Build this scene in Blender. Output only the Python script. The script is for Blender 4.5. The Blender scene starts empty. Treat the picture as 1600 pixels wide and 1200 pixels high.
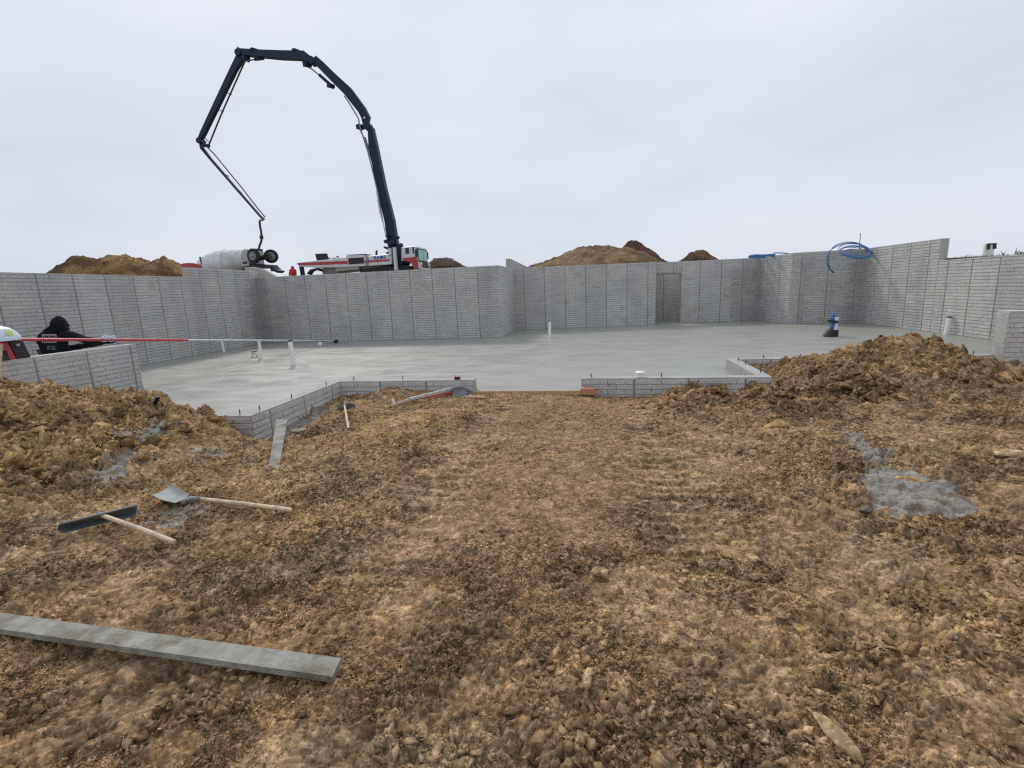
import bpy, bmesh, math, random
import numpy as np
from mathutils import Vector, Matrix
random.seed(7); rng = np.random.default_rng(11)
R = math.radians
S = bpy.context.scene
COL = S.collection

# ------------------------------------------------------------------ camera
FPX, CP, CR, CY, EYE = 763.86, -.191191, -.041846, -.16563, 1.82
_cy, _sy, _cp, _sp = math.cos(CY), math.sin(CY), math.cos(CP), math.sin(CP)
FW = np.array([_sy*_cp, _cy*_cp, _sp]); _r0 = np.array([_cy, -_sy, 0.]); _u0 = np.cross(_r0, FW)
RT = math.cos(CR)*_r0 + math.sin(CR)*_u0; UP = -math.sin(CR)*_r0 + math.cos(CR)*_u0
EYEV = np.array([0, 0, EYE])
cam = bpy.data.cameras.new('camera'); camo = bpy.data.objects.new('camera', cam); COL.objects.link(camo)
cam.sensor_width = 36; cam.lens = FPX/1600*36; cam.clip_start = .05; cam.clip_end = 9000
camo.matrix_world = Matrix(((RT[0], UP[0], -FW[0], 0), (RT[1], UP[1], -FW[1], 0), (RT[2], UP[2], -FW[2], EYE), (0, 0, 0, 1)))
S.camera = camo
def _ray(x, y): return FW + (x-800)/FPX*RT - (y-600)/FPX*UP
def oz(x, y, z=0.): d = _ray(x, y); return EYEV + d*(z-EYE)/d[2]      # where a sight line meets height z
def oy(x, y, Y): d = _ray(x, y); return EYEV + d*Y/d[1]               # ... meets depth Y
def ox(x, y, X): d = _ray(x, y); return EYEV + d*X/d[0]

# ------------------------------------------------------------------ world, sun, exposure
W = bpy.data.worlds.new('World'); S.world = W; W.use_nodes = True
nt = W.node_tree; nt.nodes.clear()
def N(t, tree=None, **kw):
    n = (tree or nt).nodes.new(t)
    for k, v in kw.items(): setattr(n, k, v)
    return n
SUN_EL, SUN_AZ = R(43), R(-30)
sky = N('ShaderNodeTexSky'); sky.sky_type = 'NISHITA'; sky.sun_disc = False
sky.sun_elevation = SUN_EL; sky.sun_rotation = SUN_AZ; sky.dust_density = 3.0
bg1 = N('ShaderNodeBackground'); bg1.inputs[1].default_value = .06
nt.links.new(sky.outputs[0], bg1.inputs[0])
tc = N('ShaderNodeTexCoord')
mp = N('ShaderNodeMapping'); mp.inputs['Scale'].default_value = (1.0, 1.0, 3.2); mp.inputs['Rotation'].default_value = (R(8), R(-14), R(20))
nt.links.new(tc.outputs['Generated'], mp.inputs[0])
nz = N('ShaderNodeTexNoise'); nz.inputs['Scale'].default_value = 1.5; nz.inputs['Detail'].default_value = 4; nz.inputs['Roughness'].default_value = .5
nt.links.new(mp.outputs[0], nz.inputs['Vector'])
rp = N('ShaderNodeValToRGB')
e = rp.color_ramp.elements
e[0].position = .33; e[0].color = (.67, .735, .85, 1); e[1].position = .68; e[1].color = (.84, .885, .985, 1)
nt.links.new(nz.outputs['Fac'], rp.inputs[0])
sx = N('ShaderNodeSeparateXYZ'); nt.links.new(tc.outputs['Generated'], sx.inputs[0])
mr = N('ShaderNodeMapRange'); mr.inputs[1].default_value = .0; mr.inputs[2].default_value = .75; mr.inputs[3].default_value = .93; mr.inputs[4].default_value = 1.06
nt.links.new(sx.outputs['Z'], mr.inputs[0])
vm = N('ShaderNodeVectorMath', operation='SCALE'); nt.links.new(rp.outputs[0], vm.inputs[0]); nt.links.new(mr.outputs[0], vm.inputs['Scale'])
bg2 = N('ShaderNodeBackground'); nt.links.new(vm.outputs[0], bg2.inputs[0]); bg2.inputs[1].default_value = 1.0
ms = N('ShaderNodeMixShader'); ms.inputs[0].default_value = .93
nt.links.new(bg1.outputs[0], ms.inputs[1]); nt.links.new(bg2.outputs[0], ms.inputs[2])
wo = N('ShaderNodeOutputWorld'); nt.links.new(ms.outputs[0], wo.inputs[0])

sl = bpy.data.lights.new('sun', 'SUN'); sl.energy = 1.7; sl.angle = R(9); sl.color = (1, .95, .87)
so = bpy.data.objects.new('sun', sl); COL.objects.link(so)
sd = Vector((math.sin(SUN_AZ)*math.cos(SUN_EL), math.cos(SUN_AZ)*math.cos(SUN_EL), math.sin(SUN_EL)))
so.rotation_euler = sd.to_track_quat('Z', 'Y').to_euler(); so.location = (-10, 25, 30)
S.view_settings.view_transform = 'Standard'; S.view_settings.look = 'None'
S.cycles.use_denoising = False; S.cycles.filter_width = 1.25; S.cycles.use_adaptive_sampling = False; S.cycles.max_bounces = 6
S.view_settings.exposure = 0.0; S.view_settings.gamma = 1

# ------------------------------------------------------------------ materials
def mat(name, col, rough=.6, metal=0., var=.12, vscale=6., bump=0., bscale=60., spec=.5, attr=None, coat=0.):
    m = bpy.data.materials.new(name); m.use_nodes = True; t = m.node_tree; b = t.nodes['Principled BSDF']
    b.inputs['Roughness'].default_value = rough; b.inputs['Metallic'].default_value = metal
    b.inputs['Specular IOR Level'].default_value = spec; b.inputs['Coat Weight'].default_value = coat
    c = N('ShaderNodeTexCoord', t)
    n = N('ShaderNodeTexNoise', t); n.inputs['Scale'].default_value = vscale; n.inputs['Detail'].default_value = 5
    t.links.new(c.outputs['Object'], n.inputs['Vector'])
    r = N('ShaderNodeMapRange', t); r.inputs[1].default_value = .3; r.inputs[2].default_value = .7
    r.inputs[3].default_value = 1-var; r.inputs[4].default_value = 1+var
    t.links.new(n.outputs['Fac'], r.inputs[0])
    v = N('ShaderNodeVectorMath', t, operation='SCALE'); v.inputs[0].default_value = col[:3]
    if attr:
        a = N('ShaderNodeAttribute', t, attribute_name=attr); t.links.new(a.outputs['Color'], v.inputs[0])
    t.links.new(r.outputs[0], v.inputs['Scale']); t.links.new(v.outputs[0], b.inputs['Base Color'])
    if bump:
        n2 = N('ShaderNodeTexNoise', t); n2.inputs['Scale'].default_value = bscale; n2.inputs['Detail'].default_value = 6
        t.links.new(c.outputs['Object'], n2.inputs['Vector'])
        bp = N('ShaderNodeBump', t); bp.inputs['Strength'].default_value = 1; bp.inputs['Distance'].default_value = bump
        t.links.new(n2.outputs['Fac'], bp.inputs['Height']); t.links.new(bp.outputs[0], b.inputs['Normal'])
    return m

def wall_material(name, base, dirty=False):
    m = bpy.data.materials.new(name); m.use_nodes = True; t = m.node_tree; b = t.nodes['Principled BSDF']
    b.inputs['Roughness'].default_value = .92; b.inputs['Specular IOR Level'].default_value = .2
    c = N('ShaderNodeTexCoord', t); L = t.links.new
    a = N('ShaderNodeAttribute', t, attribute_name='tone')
    n = N('ShaderNodeTexNoise', t); n.inputs['Scale'].default_value = 1.1; n.inputs['Detail'].default_value = 6; n.inputs['Roughness'].default_value = .6
    L(c.outputs['Object'], n.inputs['Vector'])
    mp = N('ShaderNodeMapping', t); mp.inputs['Scale'].default_value = (1, 1, .16); L(c.outputs['Object'], mp.inputs[0])
    s = N('ShaderNodeTexNoise', t); s.inputs['Scale'].default_value = 2.1; s.inputs['Detail'].default_value = 4; L(mp.outputs[0], s.inputs['Vector'])
    f = N('ShaderNodeTexNoise', t); f.inputs['Scale'].default_value = 38; f.inputs['Detail'].default_value = 5; L(c.outputs['Object'], f.inputs['Vector'])
    def rng_(src, lo, hi, a0=.3, a1=.7):
        r = N('ShaderNodeMapRange', t); r.inputs[1].default_value = a0; r.inputs[2].default_value = a1
        r.inputs[3].default_value = lo; r.inputs[4].default_value = hi; L(src, r.inputs[0]); return r.outputs[0]
    def mul(x, y):
        q = N('ShaderNodeMath', t, operation='MULTIPLY'); L(x, q.inputs[0]); L(y, q.inputs[1]); return q.outputs[0]
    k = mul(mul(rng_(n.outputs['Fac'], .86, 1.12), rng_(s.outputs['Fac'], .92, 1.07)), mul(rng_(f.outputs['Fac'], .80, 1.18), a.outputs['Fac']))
    hue = N('ShaderNodeMix', t, data_type='RGBA'); hue.inputs[6].default_value = base; hue.inputs[7].default_value = (base[0]*.97, base[1]*.965, base[2]*.92, 1)
    L(rng_(n.outputs['Fac'], 0, 1, .45, .65), hue.inputs[0])
    sp_ = N('ShaderNodeTexNoise', t); sp_.inputs['Scale'].default_value = 17; sp_.inputs['Detail'].default_value = 2; L(c.outputs['Object'], sp_.inputs['Vector'])
    if dirty: k = mul(k, rng_(sp_.outputs['Fac'], 1.0, .40, .66, .72))
    k = mul(k, rng_(n.outputs['Fac'], 1.0, .78, .60, .72))
    v = N('ShaderNodeVectorMath', t, operation='SCALE'); L(hue.outputs[2], v.inputs[0]); L(k, v.inputs['Scale']); L(v.outputs[0], b.inputs['Base Color'])
    bn = N('ShaderNodeTexNoise', t); bn.inputs['Scale'].default_value = 26; bn.inputs['Detail'].default_value = 7; bn.inputs['Roughness'].default_value = .65; L(c.outputs['Object'], bn.inputs['Vector'])
    bp = N('ShaderNodeBump', t); bp.inputs['Distance'].default_value = .014; L(bn.outputs['Fac'], bp.inputs['Height']); L(bp.outputs[0], b.inputs['Normal'])
    return m
M_wall = wall_material('formed_concrete', (.515, .505, .488, 1))
M_low = wall_material('light_formed_concrete', (.53, .52, .50, 1), True)

def slab_material():
    m = bpy.data.materials.new('wet_concrete_slab'); m.use_nodes = True; t = m.node_tree; b = t.nodes['Principled BSDF']; L = t.links.new
    c = N('ShaderNodeTexCoord', t)
    n = N('ShaderNodeTexNoise', t); n.inputs['Scale'].default_value = .28; n.inputs['Detail'].default_value = 5; n.inputs['Distortion'].default_value = .6; L(c.outputs['Object'], n.inputs['Vector'])
    mp = N('ShaderNodeMapping', t); mp.inputs['Scale'].default_value = (.55, 1.1, 1); mp.inputs['Rotation'].default_value = (0, 0, R(24)); L(c.outputs['Object'], mp.inputs[0])
    s = N('ShaderNodeTexNoise', t); s.inputs['Scale'].default_value = 1.6; s.inputs['Detail'].default_value = 6; s.inputs['Roughness'].default_value = .6; s.inputs['Distortion'].default_value = .8; L(mp.outputs[0], s.inputs['Vector'])
    wv = N('ShaderNodeTexWave', t, wave_type='RINGS'); wv.inputs['Scale'].default_value = .35; wv.inputs['Distortion'].default_value = 9; wv.inputs['Detail'].default_value = 3; wv.inputs['Detail Scale'].default_value = .8; L(mp.outputs[0], wv.inputs['Vector'])
    r = N('ShaderNodeMapRange', t); r.inputs[1].default_value = .35; r.inputs[2].default_value = .65; r.inputs[3].default_value = .95; r.inputs[4].default_value = 1.03; L(n.outputs['Fac'], r.inputs[0])
    r2 = N('ShaderNodeMapRange', t); r2.inputs[1].default_value = .3; r2.inputs[2].default_value = .7; r2.inputs[3].default_value = .95; r2.inputs[4].default_value = 1.04; L(s.outputs['Fac'], r2.inputs[0])
    k = N('ShaderNodeMath', t, operation='MULTIPLY'); L(r.outputs[0], k.inputs[0]); L(r2.outputs[0], k.inputs[1])
    v = N('ShaderNodeVectorMath', t, operation='SCALE'); v.inputs[0].default_value = (.305, .303, .268); L(k.outputs[0], v.inputs['Scale']); L(v.outputs[0], b.inputs['Base Color'])
    r3 = N('ShaderNodeMapRange', t); r3.inputs[1].default_value = .3; r3.inputs[2].default_value = .7; r3.inputs[3].default_value = .26; r3.inputs[4].default_value = .46; L(s.outputs['Fac'], r3.inputs[0]); L(r3.outputs[0], b.inputs['Roughness'])
    b.inputs['Specular IOR Level'].default_value = .5
    ad = N('ShaderNodeMath', t, operation='ADD'); L(s.outputs['Fac'], ad.inputs[0]); L(wv.outputs['Fac'], ad.inputs[1])
    bp = N('ShaderNodeBump', t); bp.inputs['Distance'].default_value = .0005; L(ad.outputs[0], bp.inputs['Height']); L(bp.outputs[0], b.inputs['Normal'])
    return m
M_slab = slab_material()

def soil_material(name='soil', clod=False):
    m = bpy.data.materials.new(name); m.use_nodes = True; t = m.node_tree; b = t.nodes['Principled BSDF']; L = t.links.new
    b.inputs['Roughness'].default_value = .95; b.inputs['Specular IOR Level'].default_value = .12
    c = N('ShaderNodeTexCoord', t); a = N('ShaderNodeAttribute', t, attribute_name='soil')
    f = N('ShaderNodeTexNoise', t); f.inputs['Scale'].default_value = 26; f.inputs['Detail'].default_value = 6; f.inputs['Roughness'].default_value = .56; L(c.outputs['Object'], f.inputs['Vector'])
    r = N('ShaderNodeMapRange', t); r.inputs[1].default_value = .28; r.inputs[2].default_value = .72; r.inputs[3].default_value = .84 if clod else .60; r.inputs[4].default_value = 1.2 if clod else 1.5; L(f.outputs['Fac'], r.inputs[0])
    wn = N('ShaderNodeTexNoise', t); wn.inputs['Scale'].default_value = 22; wn.inputs['Detail'].default_value = 3; L(c.outputs['Object'], wn.inputs['Vector'])
    wv = N('ShaderNodeVectorMath', t, operation='SCALE'); L(wn.outputs['Color'], wv.inputs[0]); wv.inputs['Scale'].default_value = .010
    wa = N('ShaderNodeVectorMath', t, operation='ADD'); L(wv.outputs[0], wa.inputs[0]); L(c.outputs['Object'], wa.inputs[1])
    fac = r.outputs[0]; hts = []
    for sc, lo, hi in ((11, .80, 1.24), (28, .72, 1.36), (64, .76, 1.3)):
        vq = N('ShaderNodeTexVoronoi', t); vq.inputs['Scale'].default_value = sc; vq.inputs['Randomness'].default_value = 1; L(wa.outputs[0], vq.inputs['Vector'])
        sp_ = N('ShaderNodeSeparateColor', t); L(vq.outputs['Color'], sp_.inputs[0])
        mm = N('ShaderNodeMapRange', t); mm.inputs[3].default_value = lo; mm.inputs[4].default_value = hi; L(sp_.outputs[0], mm.inputs[0])
        ml = N('ShaderNodeMath', t, operation='MULTIPLY'); L(fac, ml.inputs[0]); L(mm.outputs[0], ml.inputs[1]); fac = ml.outputs[0]
        h_ = N('ShaderNodeMath', t, operation='MULTIPLY_ADD'); L(vq.outputs['Distance'], h_.inputs[0]); h_.inputs[1].default_value = -1.; L(sp_.outputs[1], h_.inputs[2])
        hs_ = N('ShaderNodeMath', t, operation='MULTIPLY'); L(h_.outputs[0], hs_.inputs[0]); hs_.inputs[1].default_value = 22/sc; hts.append(hs_.outputs[0])
    v = N('ShaderNodeVectorMath', t, operation='SCALE'); L(a.outputs['Color'], v.inputs[0]); L(fac, v.inputs['Scale']); L(v.outputs[0], b.inputs['Base Color'])
    acc = f.outputs['Fac']
    for h_ in hts:
        sb = N('ShaderNodeMath', t, operation='ADD'); L(acc, sb.inputs[0]); L(h_, sb.inputs[1]); acc = sb.outputs[0]
    bp = N('ShaderNodeBump', t); bp.inputs['Distance'].default_value = .003 if clod else .0075; L(sb.outputs[0], bp.inputs['Height']); L(bp.outputs[0], b.inputs['Normal'])
    return m
M_soil = soil_material(); M_clod = soil_material('clay_clod', True)
M_spill = mat('spilled_concrete', (.205, .208, .205), .6, var=.45, vscale=11, bump=.03, bscale=34, spec=.4)
M_farsoil = soil_material('far_soil')
M_plateau = mat('site_soil', (.14, .10, .06), .95, var=.4, vscale=.6, bump=.03, bscale=5)
M_white = mat('white_pvc', (.80, .80, .77), .35, var=.06, vscale=20)
M_black = mat('black_plastic', (.012, .012, .013), .5, var=.2)
M_rust = mat('dark_steel', (.05, .04, .035), .7, var=.3)
M_bluepipe = mat('blue_pipe', (.05, .17, .40), .45, var=.2)
M_navy = mat('navy_boom_paint', (.012, .024, .055), .5, var=.2, vscale=3, spec=.3)
M_steelgrey = mat('grey_steel', (.22, .23, .24), .45, metal=.5, var=.25, vscale=8)
M_twhite = mat('white_truck_paint', (.66, .66, .67), .35, var=.1, vscale=3, coat=.3)
M_tred = mat('red_truck_paint', (.42, .03, .03), .35, var=.12, vscale=3, coat=.3)
M_drum = mat('white_drum_paint', (.60, .61, .61), .6, var=.22, vscale=1.6)
M_rubber = mat('tyre_rubber', (.022, .022, .023), .85, var=.3, bump=.01, bscale=20)
M_hub = mat('grey_hub', (.24, .24, .25), .5, metal=.3)
M_glass = mat('windscreen_glass', (.12, .42, .36), .08, var=.4, vscale=2, spec=.8)
M_dglass = mat('dark_window_glass', (.015, .02, .025), .1, var=.2)
M_grille = mat('dark_grille', (.02, .021, .023), .6, var=.3)
M_blue_ink = mat('blue_lettering', (.03, .05, .35), .5)
M_wood = mat('pale_ash_wood', (.60, .46, .30), .6, var=.14, vscale=12)
M_lumber = mat('raw_lumber', (.48, .32, .17), .75, var=.2, vscale=9, bump=.003)
M_orangewood = mat('orange_brown_lumber', (.45, .22, .11), .75, var=.25, vscale=9, bump=.003)
def patchy(name, c1, c2, sc, lo, hi, rough, bump, bsc, mpx=(1, 1, 1)):
    m = mat(name, c1, rough, var=.25, vscale=sc*1.7, bump=bump, bscale=bsc); t = m.node_tree; b = t.nodes['Principled BSDF']; L = t.links.new
    src = b.inputs['Base Color'].links[0].from_socket; c = N('ShaderNodeTexCoord', t); mp = N('ShaderNodeMapping', t); mp.inputs['Scale'].default_value = mpx; L(c.outputs['Object'], mp.inputs[0])
    n = N('ShaderNodeTexNoise', t); n.inputs['Scale'].default_value = sc; n.inputs['Detail'].default_value = 6; n.inputs['Roughness'].default_value = .65; L(mp.outputs[0], n.inputs['Vector'])
    r_ = N('ShaderNodeMapRange', t); r_.inputs[1].default_value = lo; r_.inputs[2].default_value = hi; L(n.outputs['Fac'], r_.inputs[0])
    x = N('ShaderNodeMix', t, data_type='RGBA'); L(r_.outputs[0], x.inputs[0]); L(src, x.inputs[6]); x.inputs[7].default_value = (*c2, 1); L(x.outputs[2], b.inputs['Base Color']); return m
M_wood = patchy('pale_ash_wood', (.60, .46, .30), (.33, .29, .23), 11, .50, .68, .65, .003, 60, (1, 1, 1))
M_spill = patchy('spilled_concrete', (.275, .262, .232), (.17, .120, .075), 8, .46, .62, .92, .03, 30)
M_caked = patchy('cement_caked_board', (.275, .27, .232), (.15, .125, .09), 6, .46, .66, .85, .012, 40)
M_blade = mat('dull_aluminium', (.25, .255, .25), .65, metal=.1, var=.16, vscale=9)
M_bladedk = mat('cement_grey_steel', (.15, .16, .16), .55, metal=.3, var=.3, vscale=9)
M_hoodie = mat('black_cotton', (.011, .012, .016), .95, var=.25, vscale=9, bump=.012, bscale=18, spec=.15)
M_trous = mat('dark_work_trousers', (.03, .035, .05), .9, var=.2)
M_skin = mat('skin', (.42, .24, .17), .55, var=.08)
M_pink = mat('pinkish_print', (.46, .30, .40), .8, var=.2, vscale=40)
M_paleprint = mat('pale_blue_print', (.30, .36, .46), .8, var=.2, vscale=40)
M_glove = mat('white_work_glove', (.62, .66, .74), .85, var=.14, vscale=40)
M_gloveb = mat('blue_glove_print', (.10, .20, .55), .8)
M_redcase = mat('red_plastic_case', (.40, .03, .035), .45, var=.1)
M_bag = mat('white_plastic_sheet', (.66, .72, .84), .35, var=.12, vscale=7, bump=.02, bscale=9)
M_lime = mat('lime_print', (.55, .70, .22), .5)
M_redpole = mat('red_pole', (.50, .035, .05), .35, var=.08)
M_alupole = mat('pale_blue_pole', (.55, .60, .68), .35, metal=.2, var=.08)
M_redcloth = mat('red_hoodie_cloth', (.55, .03, .035), .9, var=.15, bump=.01, bscale=18)
M_bolt = mat('anchor_steel', (.10, .10, .10), .6, metal=.4)
M_weed = mat('dry_green_weeds', (.10, .115, .05), .9, var=.4, vscale=3)
M_container = mat('grey_container', (.20, .22, .24), .6, var=.1)
M_rope = mat('pale_cord', (.42, .38, .30), .9)

# ------------------------------------------------------------------ mesh helpers
class MB:
    def __init__(s): s.v = []; s.f = []; s.tone = None
    def add(s, vs, fs):
        b = len(s.v); s.v += [tuple(map(float, q)) for q in vs]; s.f += [tuple(b+i for i in q) for q in fs]; return s
    def hexa(s, p):     # 8 points: bottom ring, top ring
        return s.add(p, [(0, 3, 2, 1), (4, 5, 6, 7), (0, 1, 5, 4), (1, 2, 6, 5), (2, 3, 7, 6), (3, 0, 4, 7)])
    def box(s, lo, hi):
        x0, y0, z0 = lo; x1, y1, z1 = hi
        return s.hexa([(x0, y0, z0), (x1, y0, z0), (x1, y1, z0), (x0, y1, z0), (x0, y0, z1), (x1, y0, z1), (x1, y1, z1), (x0, y1, z1)])
    def beam(s, a, b, w, h, up=(0, 0, 1), w2=None, h2=None):     # box from a to b, width w sideways, height h along up
        a = Vector(a); b = Vector(b); d = (b-a).normalized(); u = Vector(up); sd_ = d.cross(u).normalized(); u = sd_.cross(d).normalized()
        w2 = w if w2 is None else w2; h2 = h if h2 is None else h2
        p = []
        for c, ww, hh in ((a, w, h), (b, w2, h2)):
            p += [c-sd_*ww/2-u*hh/2, c+sd_*ww/2-u*hh/2, c+sd_*ww/2+u*hh/2, c-sd_*ww/2+u*hh/2]
        return s.hexa(p)
    def tube(s, pts, r, n=10, cap=True):
        pts = [Vector(p) for p in pts]; rs = r if isinstance(r, (list, tuple)) else [r]*len(pts)
        base = len(s.v); prev = None
        for i, p in enumerate(pts):
            d = (pts[min(i+1, len(pts)-1)]-pts[max(i-1, 0)]).normalized()
            ref = prev if prev is not None else (Vector((0, 0, 1)) if abs(d.z) < .9 else Vector((1, 0, 0)))
            x = (ref - d*ref.dot(d)).normalized(); prev = x; y = d.cross(x)
            for k in range(n):
                t = 2*math.pi*k/n; s.v.append(tuple(p + (x*math.cos(t)+y*math.sin(t))*rs[i]))
        for i in range(len(pts)-1):
            for k in range(n):
                a = base+i*n+k; b2 = base+i*n+(k+1) % n; s.f.append((a, b2, b2+n, a+n))
        if cap:
            s.f.append(tuple(base+k for k in reversed(range(n)))); s.f.append(tuple(base+(len(pts)-1)*n+k for k in range(n)))
        return s
    def lathe(s, c, axis, prof, n=20):       # prof: (distance along axis, radius)
        ax = Vector(axis).normalized(); c = Vector(c)
        return s.tube2([c+ax*t for t, _ in prof], [r for _, r in prof], ax, n)
    def tube2(s, pts, rs, ax, n):
        ref = Vector((0, 0, 1)) if abs(ax.z) < .9 else Vector((1, 0, 0)); x = (ref-ax*ref.dot(ax)).normalized(); y = ax.cross(x); base = len(s.v)
        for p, r in zip(pts, rs):
            for k in range(n):
                t = 2*math.pi*k/n; s.v.append(tuple(p+(x*math.cos(t)+y*math.sin(t))*max(r, 1e-4)))
        for i in range(len(pts)-1):
            for k in range(n):
                a = base+i*n+k; b = base+i*n+(k+1) % n; s.f.append((a, b, b+n, a+n))
        s.f.append(tuple(base+k for k in reversed(range(n)))); s.f.append(tuple(base+(len(pts)-1)*n+k for k in range(n)))
        return s
    def prism(s, poly, off):       # polygon of 3-D points extruded by vector off
        n = len(poly); o = Vector(off); b = [Vector(p) for p in poly]
        return s.add(b+[p+o for p in b], [tuple(reversed(range(n))), tuple(range(n, 2*n))]+[(i, (i+1) % n, (i+1) % n+n, i+n) for i in range(n)])

def obj(name, mb, m, parent=None, smooth=False, bevel=0., seg=2):
    me = bpy.data.meshes.new(name)
    off = Vector(parent['_o']) if parent is not None and '_o' in parent else Vector((0, 0, 0))
    me.from_pydata([tuple(Vector(v)-off) for v in mb.v], [], mb.f)
    bm = bmesh.new(); bm.from_mesh(me); bmesh.ops.recalc_face_normals(bm, faces=bm.faces)
    if bevel: bmesh.ops.bevel(bm, geom=[e for e in bm.edges if len(e.link_faces) == 2 and e.calc_face_angle(0) > .5], offset=bevel, segments=seg, affect='EDGES', profile=.5, clamp_overlap=True)
    bm.to_mesh(me); bm.free()
    if mb.tone is not None:
        a = me.attributes.new('tone', 'FLOAT', 'POINT'); a.data.foreach_set('value', mb.tone)
    me.materials.append(m)
    if smooth:
        me.polygons.foreach_set('use_smooth', [True]*len(me.polygons))
        if smooth == 'auto': me.set_sharp_from_angle(angle=R(40))
    o = bpy.data.objects.new(name, me); COL.objects.link(o)
    if parent is not None:
        o.parent = parent
        o['_o'] = tuple(off)
    return o
def tag(o, label=None, cat=None, group=None, kind=None):
    if label: o['label'] = label
    if cat: o['category'] = cat
    if group: o['group'] = group
    if kind: o['kind'] = kind
    return o
def thing(name, label, cat, loc, group=None):
    o = bpy.data.objects.new(name, None); COL.objects.link(o); o.location = loc; o.empty_display_size = .2
    o['_o'] = tuple(map(float, loc)); return tag(o, label, cat, group)
def arr(p): return np.asarray(p, float)

# ------------------------------------------------------------------ noise
def _hash(ix, iy, k):
    h = (ix.astype(np.int64)*374761393 + iy.astype(np.int64)*668265263 + k*1274126177) & 0xffffffff
    h = ((h ^ (h >> 13))*1274126177) & 0xffffffff; h = (h ^ (h >> 16)) & 0xffffffff
    h = (h*2246822519) & 0xffffffff; return ((h ^ (h >> 15)) & 0xffffff)/float(0xffffff)
def vnoise(x, y, k=0):
    ix = np.floor(x); iy = np.floor(y); fx = x-ix; fy = y-iy; fx = fx*fx*(3-2*fx); fy = fy*fy*(3-2*fy)
    a = _hash(ix, iy, k); b = _hash(ix+1, iy, k); c = _hash(ix, iy+1, k); d = _hash(ix+1, iy+1, k)
    return (a+(b-a)*fx)*(1-fy)+(c+(d-c)*fx)*fy
def fbm(x, y, k, oct_=5, gain=.5):
    t = 0; am = 1.; sm = 0
    for i in range(oct_):
        c, s_ = math.cos(.7*i+.3), math.sin(.7*i+.3)
        t = t+am*vnoise((x*c-y*s_)*2**i+17*i, (x*s_+y*c)*2**i-9*i, k+i); sm += am; am *= gain
    return t/sm
def cells(x, y, k, jit=.9):       # nearest feature point: distance, its random value and a random facet slope
    ix = np.floor(x); iy = np.floor(y); best = np.full(x.shape, 9.); val = np.zeros(x.shape); sec = np.full(x.shape, 9.); gx = np.zeros(x.shape)
    for dx in (-1, 0, 1):
        for dy in (-1, 0, 1):
            cx = ix+dx; cy = iy+dy
            px = cx+.5+jit*(_hash(cx, cy, k)-.5); py = cy+.5+jit*(_hash(cx, cy, k+1)-.5); v = _hash(cx, cy, k+2)
            th = v*37.0; ux = x-px; uy = y-py
            qx = ux*np.cos(th)+uy*np.sin(th); qy = (-ux*np.sin(th)+uy*np.cos(th))*(1+.7*_hash(cx, cy, k+3))
            d = np.sqrt(qx*qx+qy*qy); m = d < best
            sec = np.where(m, best, np.minimum(sec, d)); best = np.where(m, d, best); val = np.where(m, v, val); gx = np.where(m, qx, gx)
    return best, sec, val, gx

# ------------------------------------------------------------------ terrain
def at(p, Y): q = oy(p[0], p[1], Y); return (q[0], q[1], q[2])
LEFT_RIDGE = [(-60, 612), (0, 612), (60, 614), (110, 619), (150, 628), (200, 636), (238, 645), (300, 655), (350, 670), (388, 686)]
RIGHT_RIDGE = [(1226, 600), (1262, 579), (1330, 551), (1380, 540), (1430, 533), (1478, 540), (1505, 563), (1540, 588), (1575, 600), (1620, 602)]
MOUND = [(1025, 631), (1060, 625), (1100, 621), (1150, 624), (1185, 625), (1212, 624)]
ctrl = []
for x in (-14, -9, -5, -1.5, 1.5, 5, 9, 14):
    ctrl += [(x, -6, 0), (x, -2.5, 0)]
ctrl += [(0, .6, 0), (-2, 1, 0), (2, 1, .02), (-4, .8, .03), (4, .8, .05), (0, 2.5, 0), (-1.6, 2.6, -.01), (1.6, 2.6, .01), (-.8, 4.5, -.02), (.9, 4.5, 0), (-1.1, 6.5, -.03), (.6, 6.5, 0),
         (-1.2, 8.5, -.05), (-.25, 8.5, -.07), (-2.1, 8.45, -.05), (-4.6, 8.4, -.10), (-4.6, 7.2, -.17), (-4.7, 5.95, -.22), (-3.7, 7.3, -.05), (-2.6, 6.6, .03), (-3.4, 5.2, .02), (-2.4, 4, .0),
         (-4.1, 4.4, .02), (-4.0, 3.2, .0), (-4.4, 2.2, .03), (-5.4, 4.6, .17), (-5.3, 3.7, .13), (-6.4, 4.7, .42), (-6.4, 3.3, .25), (-7.6, 4.3, .58), (-8.2, 2.9, .42), (-6.2, 1.6, .12), (-9.5, 1.2, .35),
         (-10, 5, .8), (-13, 4, .9), (-13, 1.5, .5), (-9.4, 6.2, .55), (-8, 6.0, .55),
         (1.2, 7.0, .03), (2.6, 7.1, .04), (3.3, 7.6, .08), (2.5, 5.2, .03), (4, 4.2, .06), (4.4, 6.2, .1), (3.5, 2.5, .06), (5.6, 6.8, .22), (7.5, 7, .10), (6.5, 4.8, .10), (9.5, 5, .10), (9, 8.5, -.02), (6, 2.5, .1), (12, 8, .05), (12, 3, .15), (11, 10.3, -.02), (4.6, 7.9, .24), (6.0, 8.3, .24), (6.8, 8.2, .08), (3.15, 8.7, .02),
         (3.3, 10.3, -.02), (5.3, 10.4, .18), (6.6, 10.4, .10), (8, 10.35, .0), (7.2, 10.0, .0), (8.6, 9.6, -.02),
         at((612, 613), 8.3), at((655, 619), 8.35), at((560, 626), 8.35), at((612, 640), 7.7)]
ctrl += [at(p, 5.55) for p in LEFT_RIDGE] + [at(p, 9.3) for p in RIGHT_RIDGE] + [at(p, 7.9) for p in MOUND]+[(.3, 8.5, -.13), (1.2, 8.5, -.12), (2.2, 8.5, -.08), (2.9, 8.45, -.04), (.7, 8.1, -.08)]
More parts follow.
